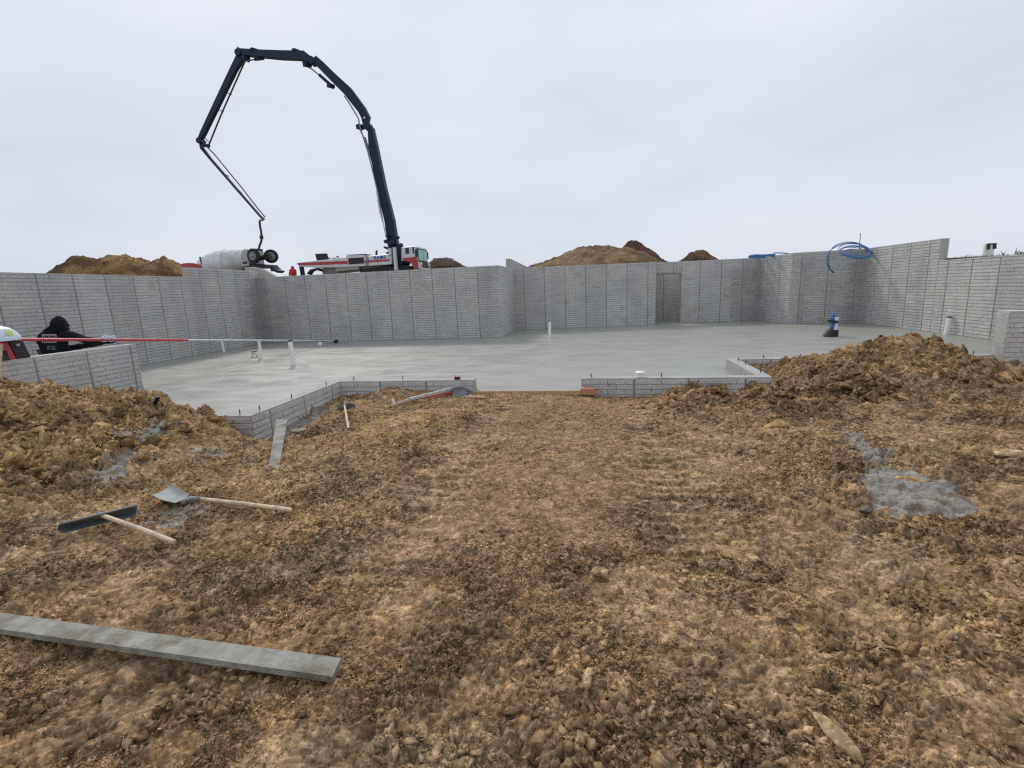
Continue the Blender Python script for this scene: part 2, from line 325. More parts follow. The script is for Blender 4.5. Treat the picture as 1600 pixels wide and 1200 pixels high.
ctrl = np.array(ctrl)
def _tps(r2): return .5*r2*np.log(r2+1e-9)
_n = len(ctrl); _A = np.zeros((_n+3, _n+3)); _d = ((ctrl[:, None, :2]-ctrl[None, :, :2])**2).sum(-1)
_A[:_n, :_n] = _tps(_d)+np.eye(_n)*.02; _A[:_n, _n] = 1; _A[:_n, _n+1:] = ctrl[:, :2]; _A[_n, :_n] = 1; _A[_n+1:, :_n] = ctrl[:, :2].T
_w = np.linalg.solve(_A, np.concatenate([ctrl[:, 2], np.zeros(3)]))
_gx = np.arange(-22, 22.01, .1); _gy = np.arange(-22, 22.01, .1); _GX, _GY = np.meshgrid(_gx, _gy)
_Z = _w[_n]+_w[_n+1]*_GX+_w[_n+2]*_GY
for _i in range(_n): _Z += _w[_i]*_tps((_GX-ctrl[_i, 0])**2+(_GY-ctrl[_i, 1])**2)
_far = np.clip((np.hypot(_GX, _GY-2)-13)/6, 0, 1); _Z = np.clip(_Z, -.5, 1.3)*(1-_far)
def base_h(x, y):
    u = np.clip((x+22)/.1, 0, len(_gx)-1.001); v = np.clip((y+22)/.1, 0, len(_gy)-1.001); i = u.astype(int); j = v.astype(int); fu = u-i; fv = v-j
    return (_Z[j, i]*(1-fu)+_Z[j, i+1]*fu)*(1-fv)+(_Z[j+1, i]*(1-fu)+_Z[j+1, i+1]*fu)*fv
def smooth(a, b, x): t = np.clip((x-a)/(b-a), 0, 1); return t*t*(3-2*t)
def inside_slab(x, y):      # how far inside the poured footprint (m), negative outside
    d1 = np.minimum(np.minimum(x+14.0, -4.92-x), y-6.2)
    d2 = np.minimum(np.minimum(x+14.0, 10.6-x), y-8.72)
    d3 = np.minimum(np.minimum(x-2.9, 10.6-x), -(10.68-y))
    left = np.maximum(d1, np.where(x < 2.88, np.minimum(d2, 2.88-x), -1)); return np.maximum(np.maximum(left, d3), np.minimum(np.minimum(x+14.0, 10.6-x), y-10.68))
def poly_mask(px, z=.02):       # polygon given in picture points dropped on the ground
    return np.array([oz(a, b, z)[:2] for a, b in px])
def pt_in(poly, x, y):
    r = np.zeros(x.shape, bool); n = len(poly); dmin = np.full(x.shape, 9.)
    for i in range(n):
        x0, y0 = poly[i]; x1, y1 = poly[(i+1) % n]
        c = ((y0 > y) != (y1 > y)) & (x < (x1-x0)*(y-y0)/((y1-y0)+1e-12)+x0); r ^= c
        ex, ey = x1-x0, y1-y0; t = np.clip(((x-x0)*ex+(y-y0)*ey)/(ex*ex+ey*ey), 0, 1)
        dmin = np.minimum(dmin, np.hypot(x-x0-t*ex, y-y0-t*ey))
    return np.where(r, dmin, -dmin)
def heap_pt(px, py):
    d = _ray(px, py); ts = np.arange(1.0, 22, .02); P_ = EYEV[None]+d[None]*ts[:, None]; hh = base_h(P_[:, 0], P_[:, 1]); return P_[int(np.argmax(P_[:, 2] < hh))]
SP1 = poly_mask([(1350, 752), (1372, 740), (1430, 738), (1480, 752), (1512, 776), (1522, 796), (1500, 806), (1460, 802), (1430, 806), (1395, 800), (1362, 786)], .08)
SP2 = poly_mask([(1300, 655), (1340, 660), (1378, 690), (1400, 716), (1385, 735), (1345, 738), (1335, 715), (1310, 690)], .1)
SP3 = np.array([heap_pt(a, b)[:2] for a, b in [(188, 668), (250, 660), (270, 672), (246, 690), (232, 712), (212, 738), (176, 768), (146, 756), (160, 728), (188, 704), (200, 688)]])
SP6 = np.array([heap_pt(a, b)[:2] for a, b in [(298, 688), (350, 694), (384, 702), (378, 722), (340, 724), (300, 706)]])
SP4 = poly_mask([(268, 790), (330, 786), (300, 812), (262, 828), (225, 815)], .02)
SP5 = poly_mask([(392, 690), (430, 668), (500, 640), (525, 634), (520, 640), (470, 662), (425, 680), (400, 700)], -.12)
def spill_d(x, y):
    w = .10*(fbm(x*5, y*5, 301, 4)-.5)*2+.05*(fbm(x*19, y*19, 311, 3)-.5)*2
    return pt_in(SP1, x, y)+w, pt_in(SP2, x, y)-.09+2.4*w, np.maximum(pt_in(SP3, x, y)+.03, pt_in(SP6, x, y)-.14)-.01+3.0*w, pt_in(SP4, x, y)+w*1.5-.03, pt_in(SP5, x, y)+w
RIDGE_L = smooth(0, 1, np.array([0.]))
def rough_mask(x, y):
    left = smooth(-3.9, -5.4, x)*smooth(2.2, 3.6, y)
    right = smooth(3.1, 4.2, x)*smooth(6.6, 8.4, y)
    m = smooth(.6, 1.4, x)*smooth(6.6, 7.4, y)*(1-smooth(3.6, 4.6, x))
    fr = .35*smooth(.8, 2.4, x)*(1-smooth(4.6, 6.2, y))
    return np.clip(left+right+m+fr, 0, 1)
def terrain(x, y, full=False):
    z = base_h(x, y); rm = rough_mask(x, y)
    track = np.exp(-((x-.55-.03*y)/.30)**2)+np.exp(-((x+1.35+.02*y)/.30)**2)
    track = track*smooth(1.8, 3.5, y)*(1-smooth(8, 8.5, y))
    z = z+(fbm(x*.9, y*.9, 5, 3)-.5)*.07+(fbm(x*3.1, y*3.1, 21, 4)-.5)*(.055+.10*rm)
    z = z-.035*track+.016*track*np.clip(3*np.sin(y*2*math.pi/.19+2*fbm(x*3, y*3, 77, 2)), -1, 1)*smooth(.3, .5, fbm(x*2, y*2, 81, 2))
    # crumbled clods at several sizes: faceted lumps with sharp gaps between them
    wx = x+.10*(fbm(x*6, y*6, 41, 3)-.5); wy = y+.10*(fbm(x*6, y*6, 47, 3)-.5)
    dens = fbm(x*.8, y*.8, 61, 3)+.5*(fbm(x*2.4, y*2.4, 67, 2)-.5); plate = smooth(.50, .62, fbm(x*1.9, y*1.9, 261, 4))*(1-rm*.7)
    lump = np.zeros(x.shape); top = np.zeros(x.shape)
    for sc, k, amp, thr in ((3.6, 100, .075, .80-.28*rm), (7.5, 110, .050, .66-.30*rm), (15., 120, .036, .46-.2*rm), (32., 130, .022, .28), (62., 140, .010, .15)):
        d1, d2, v, gx = cells(wx*sc, wy*sc, k)
        on = smooth(0, .10, v-(thr+.55*(dens-.5)*-1)); u = (v*13.7) % 1
        prof = np.clip((d2-d1)*2.6, 0, 1)**.5*(.45+.55*u)+gx*(u-.35)*1.1*np.clip((d2-d1)*3, 0, 1)
        hgt = on*prof*amp; lump = lump+hgt; top = np.maximum(top, on*np.clip((d2-d1)*2.4, 0, 1)*(.3+.7*u)*(1 if sc > 5 else .8))
    fine = (fbm(x*24, y*24, 151, 5, .62)-.5)*.022+(np.abs(fbm(x*9, y*9, 161, 4)-.5)*-1)*.05*(.4+rm)
    s1, s2, s3, s4, s5 = spill_d(x, y); calm = 1-.6*smooth(-.02, .06, np.maximum(np.maximum(s1, s5), np.maximum(s3, s4)))
    lane = np.exp(-((x+.35)/.95)**2)*smooth(2.2, 3.8, y)
    crk = -.016*smooth(.05, .0, np.abs(fbm(x*4.2, y*4.2, 271, 4)-.5))*plate
    z = z+(lump*(.62+.80*rm)*(1-.7*np.clip(track, 0, 1))*(1-.6*plate)*(1-.65*lane)+fine*(1-.15*plate)*(1-.5*lane)+crk+.012*plate)*calm
    q1, q2, qv, qx = cells(wx*13, wy*13, 340); z = z+(.03+.06*np.abs(fbm(x*7, y*12, 321, 4)-.5)+.014*np.clip((q2-q1)*2.5, 0, 1)**.6*qv)*smooth(0, .09, s1)+.008*np.clip((q2-q1)*2.5, 0, 1)*qv*smooth(0, .05, np.maximum(s2, s3))+.012*smooth(0, .05, s2)+.012*smooth(0, .06, s3)+.01*smooth(0, .05, s4)-.0*s5
    flat = smooth(0, .12, np.maximum(s1, s5)); 
    ins = inside_slab(x, y); z = z-.5*smooth(.03, .22, ins)
    # keep the ground from climbing over the low walls
    near = smooth(.25, 0., np.abs(ins+.12)) * (x > -4.9); lim = np.where((x > -2.2) & (x < -.15), -.02, .30)
    z = np.minimum(z, lim*near+9*(1-near))
    if not full: return z
    return z, lump, top, rm, dens, (s1, s2, s3, s4, s5), track

def soil_colour(x, y, z, lump, top, rm, dens, track):
    dark = np.array([.078, .043, .021]); mid = np.array([.205, .123, .061]); tan = np.array([.430, .300, .170]); ochre = np.array([.35, .222, .088]); red = np.array([.245, .132, .080]); grey = np.array([.22, .17, .115])
    n1 = fbm(x*.55+3, y*.55, 201, 4); n2 = fbm(x*2.2, y*2.2, 211, 5, .6); n3 = fbm(x*9, y*9, 221, 4, .6); n4 = fbm(x*1.1-7, y*1.1+5, 231, 4)
    c = dark[None]+(mid-dark)[None]*smooth(.36, .58, n2)[:, None]
    c = c+(ochre-c)*(smooth(.52, .72, n4)*.30)[:, None]
    # ochre bands left of the middle and beside the track, reddish trampled soil at the opening
    ob = np.exp(-(((x+2.5+.45*(6.2-y))/.7)**2))*smooth(3.2, 5, y)*(1-smooth(7.3, 8, y)); c = c+(ochre*1.08-c)*(.62*np.clip(ob, 0, 1)*smooth(.35, .6, n3+.3*(n2-.5)))[:, None]
    rb = np.exp(-((x+.9)/1.1)**2)*(.35*smooth(2.2, 4.5, y)+.65*smooth(6.2, 7.8, y)); c = c+(red-c)*(.65*rb)[:, None]
    hb = smooth(-4.4, -5.6, x)*smooth(2.4, 3.6, y); c = c+(ochre-c)*(.55*hb*smooth(.3, .6, n2+.4*(n3-.5)))[:, None]
    gb = smooth(.58, .75, fbm(x*1.7+31, y*1.7, 241, 4))*.4; c = c+(grey-c)*gb[:, None]
    pl = smooth(.50, .62, fbm(x*1.9, y*1.9, 261, 4))*(1-rm*.7); c = c+(tan*.80-c)*(.28*pl*smooth(.35, .6, n3))[:, None]
    t = np.clip(top*.75+smooth(.5, .8, n3)*.55-.12, 0, 1)*(.62+.38*smooth(.3, .6, n1)); c = c+(tan-c)*(t*.72)[:, None]
    ln_ = np.exp(-((x+.35)/.95)**2)*smooth(2.2, 3.8, y); c = c+(np.array([.225, .143, .082])-c)*(.5*ln_)[:, None]
    dk = smooth(.56, .72, fbm(x*1.3+11, y*1.3-4, 251, 4))*.4*(1-.8*np.exp(-((x+.4)/1.4)**2)); c = c*(1-dk*.5)[:, None]
    c = c+(np.array([.36, .25, .15])-c)*(.5*np.clip(track, 0, 1)*smooth(.2, 1, np.sin(y*2*math.pi/.19+2*fbm(x*3, y*3, 77, 2))))[:, None]
    return c

h0 = EYE; rows = []
r_ = .32
while r_ < 11.6:
    rows.append(r_); r_ += min(.0021*(r_*r_+h0*h0)/h0, .021 if r_ < 11 else .2)
while r_ < 21: rows.append(r_); r_ += .25
rr = np.array(rows)
th = np.concatenate([np.linspace(-math.pi, -1.35, 60, endpoint=False), np.linspace(-1.35, 1.06, 1180, endpoint=False), np.linspace(1.06, math.pi, 70)])
RR, TH = np.meshgrid(rr, th, indexing='ij'); X = (RR*np.sin(TH)).ravel(); Y = (RR*np.cos(TH)).ravel()
Zt, lump, top, rm, dens, sp, track = terrain(X, Y, True)
Xd = X+.012*(fbm(X*14, Y*14, 171, 3)-.5)*2; Yd = Y+.012*(fbm(X*14, Y*14, 181, 3)-.5)*2
colr = soil_colour(X, Y, Zt, lump, top, rm, dens, track)
nr, nc = RR.shape
idx = np.arange(nr*nc).reshape(nr, nc)
quads = np.stack([idx[:-1, :-1], idx[:-1, 1:], idx[1:, 1:], idx[1:, :-1]], -1).reshape(-1, 4)
fc = quads.mean(1)
def at_face(a): return a[quads].mean(1)
fx, fy, fz = at_face(X), at_face(Y), at_face(Zt)
bh = at_face(base_h(X, Y))
def grid_obj(name, sel, m, extra=None):
    q = quads[sel]; used, inv = np.unique(q, return_inverse=True); q = inv.reshape(-1, 4)
    co = np.stack([Xd[used], Yd[used], Zt[used]], -1)
    me = bpy.data.meshes.new(name); me.vertices.add(len(used)); me.vertices.foreach_set('co', co.ravel())
    me.loops.add(q.size); me.loops.foreach_set('vertex_index', q.ravel()[::1].astype(np.int32))
    me.polygons.add(len(q)); me.polygons.foreach_set('loop_start', np.arange(0, q.size, 4, dtype=np.int32))
    try: me.polygons.foreach_set('loop_total', np.full(len(q), 4, np.int32))
    except Exception: pass
    me.update(calc_edges=True); me.validate()
    if me.polygons[0].normal.z < 0: me.flip_normals()
    a = me.color_attributes.new('soil', 'FLOAT_COLOR', 'POINT'); a.data.foreach_set('color', np.concatenate([colr[used], np.ones((len(used), 1))], 1).ravel())
    me.materials.append(m); me.polygons.foreach_set('use_smooth', [True]*len(me.polygons))
    o = bpy.data.objects.new(name, me); COL.objects.link(o); return o
f1, f2, f3, f4, f5 = [at_face(s_) for s_ in sp]
keep = at_face(inside_slab(X, Y)) < .5
isp1 = (f1 > 0) & keep; isp2 = (f2 > 0) & keep & ~isp1; isp3 = (f3 > 0) & keep; isp4 = (f4 > 0) & keep & ~isp3; isp5 = (f5 > 0) & keep
anysp = isp1 | isp2 | isp3 | isp4 | isp5
lp = keep & ~anysp & (bh > .14) & (fx < -4.6) & (fy > 1.8) & (fy < 6.6) & (fx > -13)
rp_ = keep & ~anysp & (bh > .17) & (fx > 3.1) & (fy > 7.2) & (fy < 10.7) & (fx < 8.2)
mp_ = keep & ~anysp & ~rp_ & (bh > .055) & (fx > .6) & (fx < 3.9) & (fy > 7.2) & (fy < 8.7)
tag(grid_obj('ground', keep & ~anysp & ~lp & ~rp_ & ~mp_, M_soil), kind='structure')
tag(grid_obj('soil_heap', lp, M_soil), 'large lumpy soil heap at the left edge before the short grey side wall', 'soil heap')
tag(grid_obj('soil_heap', rp_, M_soil), 'rounded brown soil heap at right, in front of the short right wall', 'soil heap')
tag(grid_obj('soil_heap', mp_, M_soil), 'low ridge of broken clay lumps in front of the low wall with the white tub', 'soil heap')
tag(grid_obj('concrete_spill', isp1, M_spill), 'thick grey puddle of spilled concrete with a tan smear on the soil at right', 'concrete spill')
tag(grid_obj('concrete_spill', isp2, M_spill), 'thin grey trail of spilled concrete running up from the puddle to the right heap', 'concrete spill')
tag(grid_obj('concrete_spill', isp3, M_spill), 'crumbly grey concrete splashed over the flank of the left soil heap', 'concrete spill')
tag(grid_obj('concrete_spill', isp4, M_spill), 'small dark grey concrete smear between the shovel and the metal concrete rake', 'concrete spill')
tag(grid_obj('concrete_spill', isp5, M_spill), 'grey strip of spilled concrete along the foot of the left low brick-patterned wall', 'concrete spill')

def gp_(px, py, lift=0.):      # point on the ground surface under a picture point
    d = _ray(px, py); ts = np.arange(1.0, 22, .02); P_ = EYEV[None]+d[None]*ts[:, None]; hh = base_h(P_[:, 0], P_[:, 1])
    k = int(np.argmax(P_[:, 2] < hh)); p = P_[k]; return np.array([p[0], p[1], hh[k]+lift])
# loose clods lying on the soil (nobody could count them): one object
def ico(sub):
    bm = bmesh.new(); bmesh.ops.create_icosphere(bm, subdivisions=sub, radius=1); v = np.array([q.co[:] for q in bm.verts]); f = np.array([[w.index for w in q.verts] for q in bm.faces]); bm.free(); return v, f
def clod_variants(sub, n, k0):
    v, f = ico(sub) if sub else (np.array([(1, 0, 0), (-1, 0, 0), (0, 1, 0), (0, -1, 0), (0, 0, 1), (0, 0, -1.)]), np.array([(0, 2, 4), (2, 1, 4), (1, 3, 4), (3, 0, 4), (2, 0, 5), (1, 2, 5), (3, 1, 5), (0, 3, 5)])); out = []
    if sub:
        for i in range(n):
            bm = bmesh.new(); k_ = 11; q = rng.normal(size=(k_, 3)); q /= np.linalg.norm(q, axis=1)[:, None]
            for _ in range(2):      # push the points apart a little so no facet is huge
                d_ = q[:, None]-q[None]; q = q+.06*(d_/(np.linalg.norm(d_, axis=-1)[..., None]**3+.05)).sum(1); q /= np.linalg.norm(q, axis=1)[:, None]
            for p_ in q: bm.verts.new(p_)
            bmesh.ops.convex_hull(bm, input=bm.verts); bm.verts.index_update(); v_ = np.array([w_.co[:] for w_ in bm.verts]); f_ = np.array([[w_.index for w_ in t_.verts] for t_ in bm.faces]); bm.free()
            out.append((v_*rng.uniform(.62, 1.3, (len(v_), 1)), f_))
        return [o_[0] for o_ in out], [o_[1] for o_ in out]
    if not sub: return [v*rng.uniform(.6, 1.3, (6, 1))+rng.normal(0, .16, (6, 3)) for _ in range(n)], f
    for i in range(n):
        w = v.copy()
        for _ in range(10):      # chop with random planes: angular broken faces
            d = rng.normal(size=3); d /= np.linalg.norm(d); c = rng.uniform(.30, .75); s_ = w@d; w = w-np.outer(np.maximum(s_-c, 0), d)
        w = w*(1+.045*rng.normal(size=(len(w), 1)))*1.25; out.append(w)
    return out, f
def clods(name, xs, ys, sizes, sub, cscale=1.):
    var, f = clod_variants(sub, 14, 0); n = len(xs); z = terrain(xs, ys); nv = len(var[0])
    V = np.zeros((n, nv, 3)); pick = rng.integers(0, 14, n)
    a = rng.uniform(0, 6.28, n); tx = rng.normal(0, .5, n); ty = rng.normal(0, .5, n)
    el = rng.uniform(.65, 1.35, n); fl = rng.uniform(.22, .6, n)
    for i in range(14):
        s_ = pick == i
        if not s_.any(): continue
        b = var[i][None]*np.stack([el[s_], 1/np.sqrt(el[s_]), fl[s_]], -1)[:, None]*sizes[s_][:, None, None]
        zz = b[..., 2]+b[..., 0]*tx[s_][:, None]+b[..., 1]*ty[s_][:, None]; ca, sa = np.cos(a[s_])[:, None], np.sin(a[s_])[:, None]
        V[s_] = np.stack([b[..., 0]*ca-b[..., 1]*sa+xs[s_][:, None], b[..., 0]*sa+b[..., 1]*ca+ys[s_][:, None], zz+(z[s_]+sizes[s_]*fl[s_]*.12)[:, None]], -1)
    F = (f[None]+(np.arange(n)*nv)[:, None, None]).reshape(-1, 3) if not isinstance(f, list) else np.stack([f[q_] for q_ in range(14)])[pick].astype(int)
    if isinstance(f, list): F = (F+(np.arange(n)*nv)[:, None, None]).reshape(-1, 3)
    me = bpy.data.meshes.new(name); me.vertices.add(n*nv); me.vertices.foreach_set('co', V.ravel()); me.loops.add(F.size); me.loops.foreach_set('vertex_index', F.ravel().astype(np.int32))
    me.polygons.add(len(F)); me.polygons.foreach_set('loop_start', np.arange(0, F.size, 3, dtype=np.int32)); me.update(calc_edges=True)
    zz_, lu_, to_, rm_, de_, sp_, tk_ = terrain(xs, ys, True); c0_ = soil_colour(xs, ys, zz_, lu_, to_*0, rm_, de_, tk_); t = rng.random(n)**1.5
    t = np.where(sizes > .035, t*.35, t); c = c0_*rng.uniform(.7, 1.5, (n, 1)); c = c+(np.array([.52, .37, .215])[None]-c)*(t*.55)[:, None]
    cc = np.repeat(c, nv, 0); a_ = me.color_attributes.new('soil', 'FLOAT_COLOR', 'POINT'); a_.data.foreach_set('color', np.concatenate([cc, np.ones((len(cc), 1))], 1).ravel())
    me.materials.append(M_clod); o = bpy.data.objects.new(name, me); COL.objects.link(o); return o
def scatter(n, rmin, rmax, smin, smax, pw, bias):
    u = rng.random(n); r = rmin*(rmax/rmin)**u; t = rng.uniform(-1.25, .98, n); x = r*np.sin(t); y = r*np.cos(t)
    d = .5+1.5*(fbm(x*1.7, y*1.7, 401, 4)-.5)+.3*rough_mask(x, y)-.22*smooth(.50, .62, fbm(x*1.9, y*1.9, 261, 4))-.12*np.exp(-((x+.4)/1.0)**2)*smooth(3, 5, y)
    track = np.exp(-((x-.55)/.35)**2)
    s1 = spill_d(x, y)[0]
    k = (rng.random(n) < smooth(.38, .72, d*bias)) & (inside_slab(x, y) < -.30) & (s1 < -.03)
    x, y = x[k], y[k]; s_ = smin*(smax/smin)**(rng.random(len(x))**pw); return x, y, s_
n_ = 520000; r_ = 1.05*(10.5/1.05)**rng.random(n_); t_a = rng.uniform(-1.22, .93, n_); x = r_*np.sin(t_a); y = r_*np.cos(t_a)
dn = fbm(x*2.3, y*2.3, 411, 4); pth = np.exp(-((x+.35)/1.0)**2)*smooth(2.6, 4.2, y); k = (rng.random(n_) < (.07+.93*smooth(.40, .60, dn))*(1-.8*pth)*(1-.75*smooth(.50, .60, fbm(x*1.9, y*1.9, 261, 4)))) & (inside_slab(x, y) < -.27) & (spill_d(x, y)[0] < -.02); k &= ~((np.maximum(spill_d(x, y)[2], spill_d(x, y)[1]) > .01) & (rng.random(n_) < .8))
x, y, r_ = x[k], y[k], r_[k]; s_ = (.0016+.00085*r_)*rng.uniform(.8, 1, len(x))*(3.6**(rng.random(len(x))**2.2))
tag(clods('soil_crumbs', x, y, s_, 0), 'small crumbs of dry clay strewn over the soil', 'soil crumbs', kind='stuff')
x, y, s_ = scatter(36000, 1.15, 10.2, .008, .034, 2.3, 1.05)
hx = rng.uniform(-11, 9, 60000); hy = rng.uniform(2, 10.6, 60000); kk = (rng.random(60000) < .62*smooth(.45, .95, rough_mask(hx, hy))*(base_h(hx, hy) > .10)) & (inside_slab(hx, hy) < -.28) & (spill_d(hx, hy)[0] < -.03)
hx, hy = hx[kk], hy[kk]; hs = .012*(.12/.012)**(rng.random(len(hx))**2.7); hs = np.where(hy > 8, hs*.75, hs); x = np.concatenate([x, hx]); y = np.concatenate([y, hy]); s_ = np.concatenate([s_, hs])
mx = rng.uniform(.55, 4.2, 1700); my = rng.uniform(6.9, 8.35, 1700); mk = rng.random(1700) < np.exp(-((my-7.75)/.45)**2)*smooth(.5, 1.2, mx); mx, my = mx[mk], my[mk]; x = np.concatenate([x, mx]); y = np.concatenate([y, my]); s_ = np.concatenate([s_, rng.uniform(.025, .11, len(mx))**1.0*rng.uniform(.5, 1, len(mx))])
s_ = np.where((x > 6.2) & (y > 8.3), np.minimum(s_, .022), s_); s_ = np.where(np.hypot(x+6.3, y-5.3) < .7, np.minimum(s_, .03), s_)
tag(clods('soil_clods', x, y, s_, 2), 'broken clods of brown and tan clay strewn over the soil', 'soil clods', kind='stuff')

def big_clod(px, py, size, el, rot, flat, col, label, name='clay_lump'):
    p = gp_(px, py); z = float(terrain(np.array([p[0]]), np.array([p[1]]))[0])
    v, f = ico(4); w = v.copy(); 
    for _ in range(11):
        d = rng.normal(size=3); d /= np.linalg.norm(d); c = rng.uniform(.5, .85); s = w@d; w = w-np.outer(np.maximum(s-c, 0), d)
    w *= 1+.10*(fbm(w[:, 0]*3+px, w[:, 1]*3+w[:, 2]*2, 501, 4)-.5)[:, None]
    w = w*np.array([el, 1/math.sqrt(el), flat])*size; c, s = math.cos(rot), math.sin(rot)
    w = np.stack([w[:, 0]*c-w[:, 1]*s, w[:, 0]*s+w[:, 1]*c, w[:, 2]], -1)
    m = MB(); m.add(w+np.array([p[0], p[1], z+size*flat*.45]), [tuple(q) for q in f])
    o = obj(name, m, M_clod, smooth='auto'); a = o.data.color_attributes.new('soil', 'FLOAT_COLOR', 'POINT')
    a.data.foreach_set('color', np.tile(list(col)+[1], len(o.data.vertices))); tag(o, label, 'clay lump')
TANC = (.40, .28, .155); 
big_clod(1306, 1170, .055, 2.1, -1.15, .6, TANC, 'long pale clay lump at the bottom right edge of the picture, like a fallen finger')
big_clod(920, 1088, .034, 1.9, 1.5, .6, TANC, 'pale upright-looking clay lump low in the middle foreground')
big_clod(1130, 868, .045, 1.9, -1.1, .6, TANC, 'pale long clay lump in the right middle ground beside a smaller pale one')
big_clod(1176, 884, .04, 1.2, -.6, .6, TANC, 'smaller pale clay lump just right of the long pale one')
big_clod(20, 998, .042, 1.7, .9, .7, TANC, 'pale clay lump touching the left end of the long foreground board')
big_clod(627, 878, .05, 1.5, .5, .55, (.28, .2, .11), 'tan clay lump pair in the middle of the bare soil below the ochre band')
big_clod(940, 905, .05, 1.3, .2, .55, TANC, 'rounded tan clay lump at the edge of the rubble right of the middle')
big_clod(1420, 765, .07, 1.6, -.5, .3, (.38, .25, .12), 'tan smear of clay lying on the grey concrete puddle')
big_clod(1352, 808, .045, 1.2, .2, .6, (.16, .15, .135), 'grey cement-coated lump just below the concrete puddle')
big_clod(1215, 669, .11, 1.7, .1, .6, (.36, .235, .11), 'large flat ochre slab of clay right of the low ridge of broken clay')
big_clod(1585, 716, .10, 2.0, -.1, .6, TANC, 'large flat tan clay slab at the right picture edge')
big_clod(1490, 628, .10, 1.6, 1.2, .7, (.26, .19, .11), 'upright brown clay lump standing on the flank of the right soil heap')

# ------------------------------------------------------------------ walls
COURSE, BRICK, PANEL = .0915, .305, .915
def brick_face(mb, p0, p1, z0, z1, phase=0., flip=False, jp=.55, damp=()):
    """bricks on the left side of p0->p1 looking along it ... normal given by rotating the run clockwise (towards -90 deg)"""
    p0 = np.array(p0[:2], float); p1 = np.array(p1[:2], float); L = np.linalg.norm(p1-p0); d = (p1-p0)/L; n = np.array([d[1], -d[0]])
    if flip: n = -n
    nb0 = len(mb.v)
    rows_ = range(int(math.floor(z0/COURSE)), int(math.ceil(z1/COURSE)))
    npan = int(math.ceil((L+phase)/PANEL))
    ptone = [random.uniform(.93, 1.06) for _ in range(npan+1)]
    for k in rows_:
        a = max(z0, k*COURSE); b = min(z1, (k+1)*COURSE)
        if b-a < .02: continue
        zlo = a+.0075; zhi = b-.0075
        for q in range(npan):
            s0 = q*PANEL-phase
            cuts = [0, .305, .61, .915] if k % 2 == 0 else [0, .1525, .4575, .7625, .915]
            if damp: cuts = sorted(set(cuts+[.1525, .4575, .7625]))
            cuts = [0]+[c_ for c_ in cuts[1:-1] if random.random() < jp]+[.915]
            for c0, c1 in zip(cuts[:-1], cuts[1:]):
                g0 = .019 if c0 == 0 else .0018; g1 = .019 if c1 == .915 else .0018
                u0 = max(s0+c0+g0, .004); u1 = min(s0+c1-g1, L-.004)
                if u1-u0 < .03: continue
                tn = ptone[q]*random.uniform(.95, 1.05)
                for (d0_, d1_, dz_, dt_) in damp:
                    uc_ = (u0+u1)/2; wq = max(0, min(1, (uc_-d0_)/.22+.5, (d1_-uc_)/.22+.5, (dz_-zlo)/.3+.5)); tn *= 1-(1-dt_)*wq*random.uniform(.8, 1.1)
                dd = .013+random.uniform(-.0025, .0025)
                ins = .004
                vs = []
                for (u, z, off) in ((u0, zlo, 0), (u1, zlo, 0), (u1, zhi, 0), (u0, zhi, 0), (u0+ins, zlo+ins, dd+random.uniform(-.003, .003)), (u1-ins, zlo+ins, dd+random.uniform(-.003, .003)), (u1-ins, zhi-ins, dd+random.uniform(-.003, .003)), (u0+ins, zhi-ins, dd+random.uniform(-.003, .003))):
                    pp = p0+d*u+n*off; vs.append((pp[0], pp[1], z))
                mb.add(vs, [(4, 5, 6, 7), (0, 1, 5, 4), (1, 2, 6, 5), (2, 3, 7, 6), (3, 0, 4, 7)]); mb.tone += [tn]*8
def wall(label, p0, p1, z0, z1, th, mat_=None, phase=0., flip=False, both=False, parent=None, name='foundation_wall', ext0=0., ext1=0., group='foundation walls', z1b=None, damp=()):
    """solid wall whose patterned face runs p0->p1 (normal to the right of the run), thickness th behind it"""
    p0 = np.array(p0[:2], float); p1 = np.array(p1[:2], float); L = np.linalg.norm(p1-p0); d = (p1-p0)/L; n = np.array([d[1], -d[0]])
    if flip: n = -n
    m = MB(); m.tone = []
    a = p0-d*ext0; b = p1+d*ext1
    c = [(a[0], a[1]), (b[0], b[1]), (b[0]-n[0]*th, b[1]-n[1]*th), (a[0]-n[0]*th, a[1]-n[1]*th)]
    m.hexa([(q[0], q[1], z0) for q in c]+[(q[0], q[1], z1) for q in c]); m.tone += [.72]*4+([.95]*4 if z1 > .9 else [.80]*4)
    brick_face(m, p0, p1, max(z0, -.3), z1-.012, phase, flip, damp=damp)
    if both: brick_face(m, p0-n*th, p1-n*th, max(z0, -.3), z1-.012, phase, not flip)
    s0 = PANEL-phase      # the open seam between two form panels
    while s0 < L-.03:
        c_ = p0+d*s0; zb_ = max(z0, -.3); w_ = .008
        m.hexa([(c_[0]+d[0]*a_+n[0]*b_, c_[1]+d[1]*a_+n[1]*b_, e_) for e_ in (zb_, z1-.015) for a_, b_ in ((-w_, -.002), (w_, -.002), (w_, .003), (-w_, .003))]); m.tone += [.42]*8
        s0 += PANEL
    o = obj(name, m, mat_ or M_wall, parent)
    if label: tag(o, label, 'wall', group, 'thing')
    return o
A = (-13.89, 19.03); B = (-3.48, 18.83); B2 = (-3.43, 22.06); Cc = (2.82, 22.84); E_ = (7.33, 23.65); F_ = (7.84, 21.33); G = (10.24, 20.86)
H9 = 2.74; T = .22
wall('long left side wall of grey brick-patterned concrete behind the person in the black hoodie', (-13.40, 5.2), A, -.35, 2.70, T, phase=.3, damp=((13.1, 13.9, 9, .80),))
wall('long grey brick-patterned back wall left of the middle, below the pump truck', A, B, -.35, H9, T, phase=.5, ext0=T, damp=((0, .5, 9, .74), (.5, 1.1, 2.2, .86)))
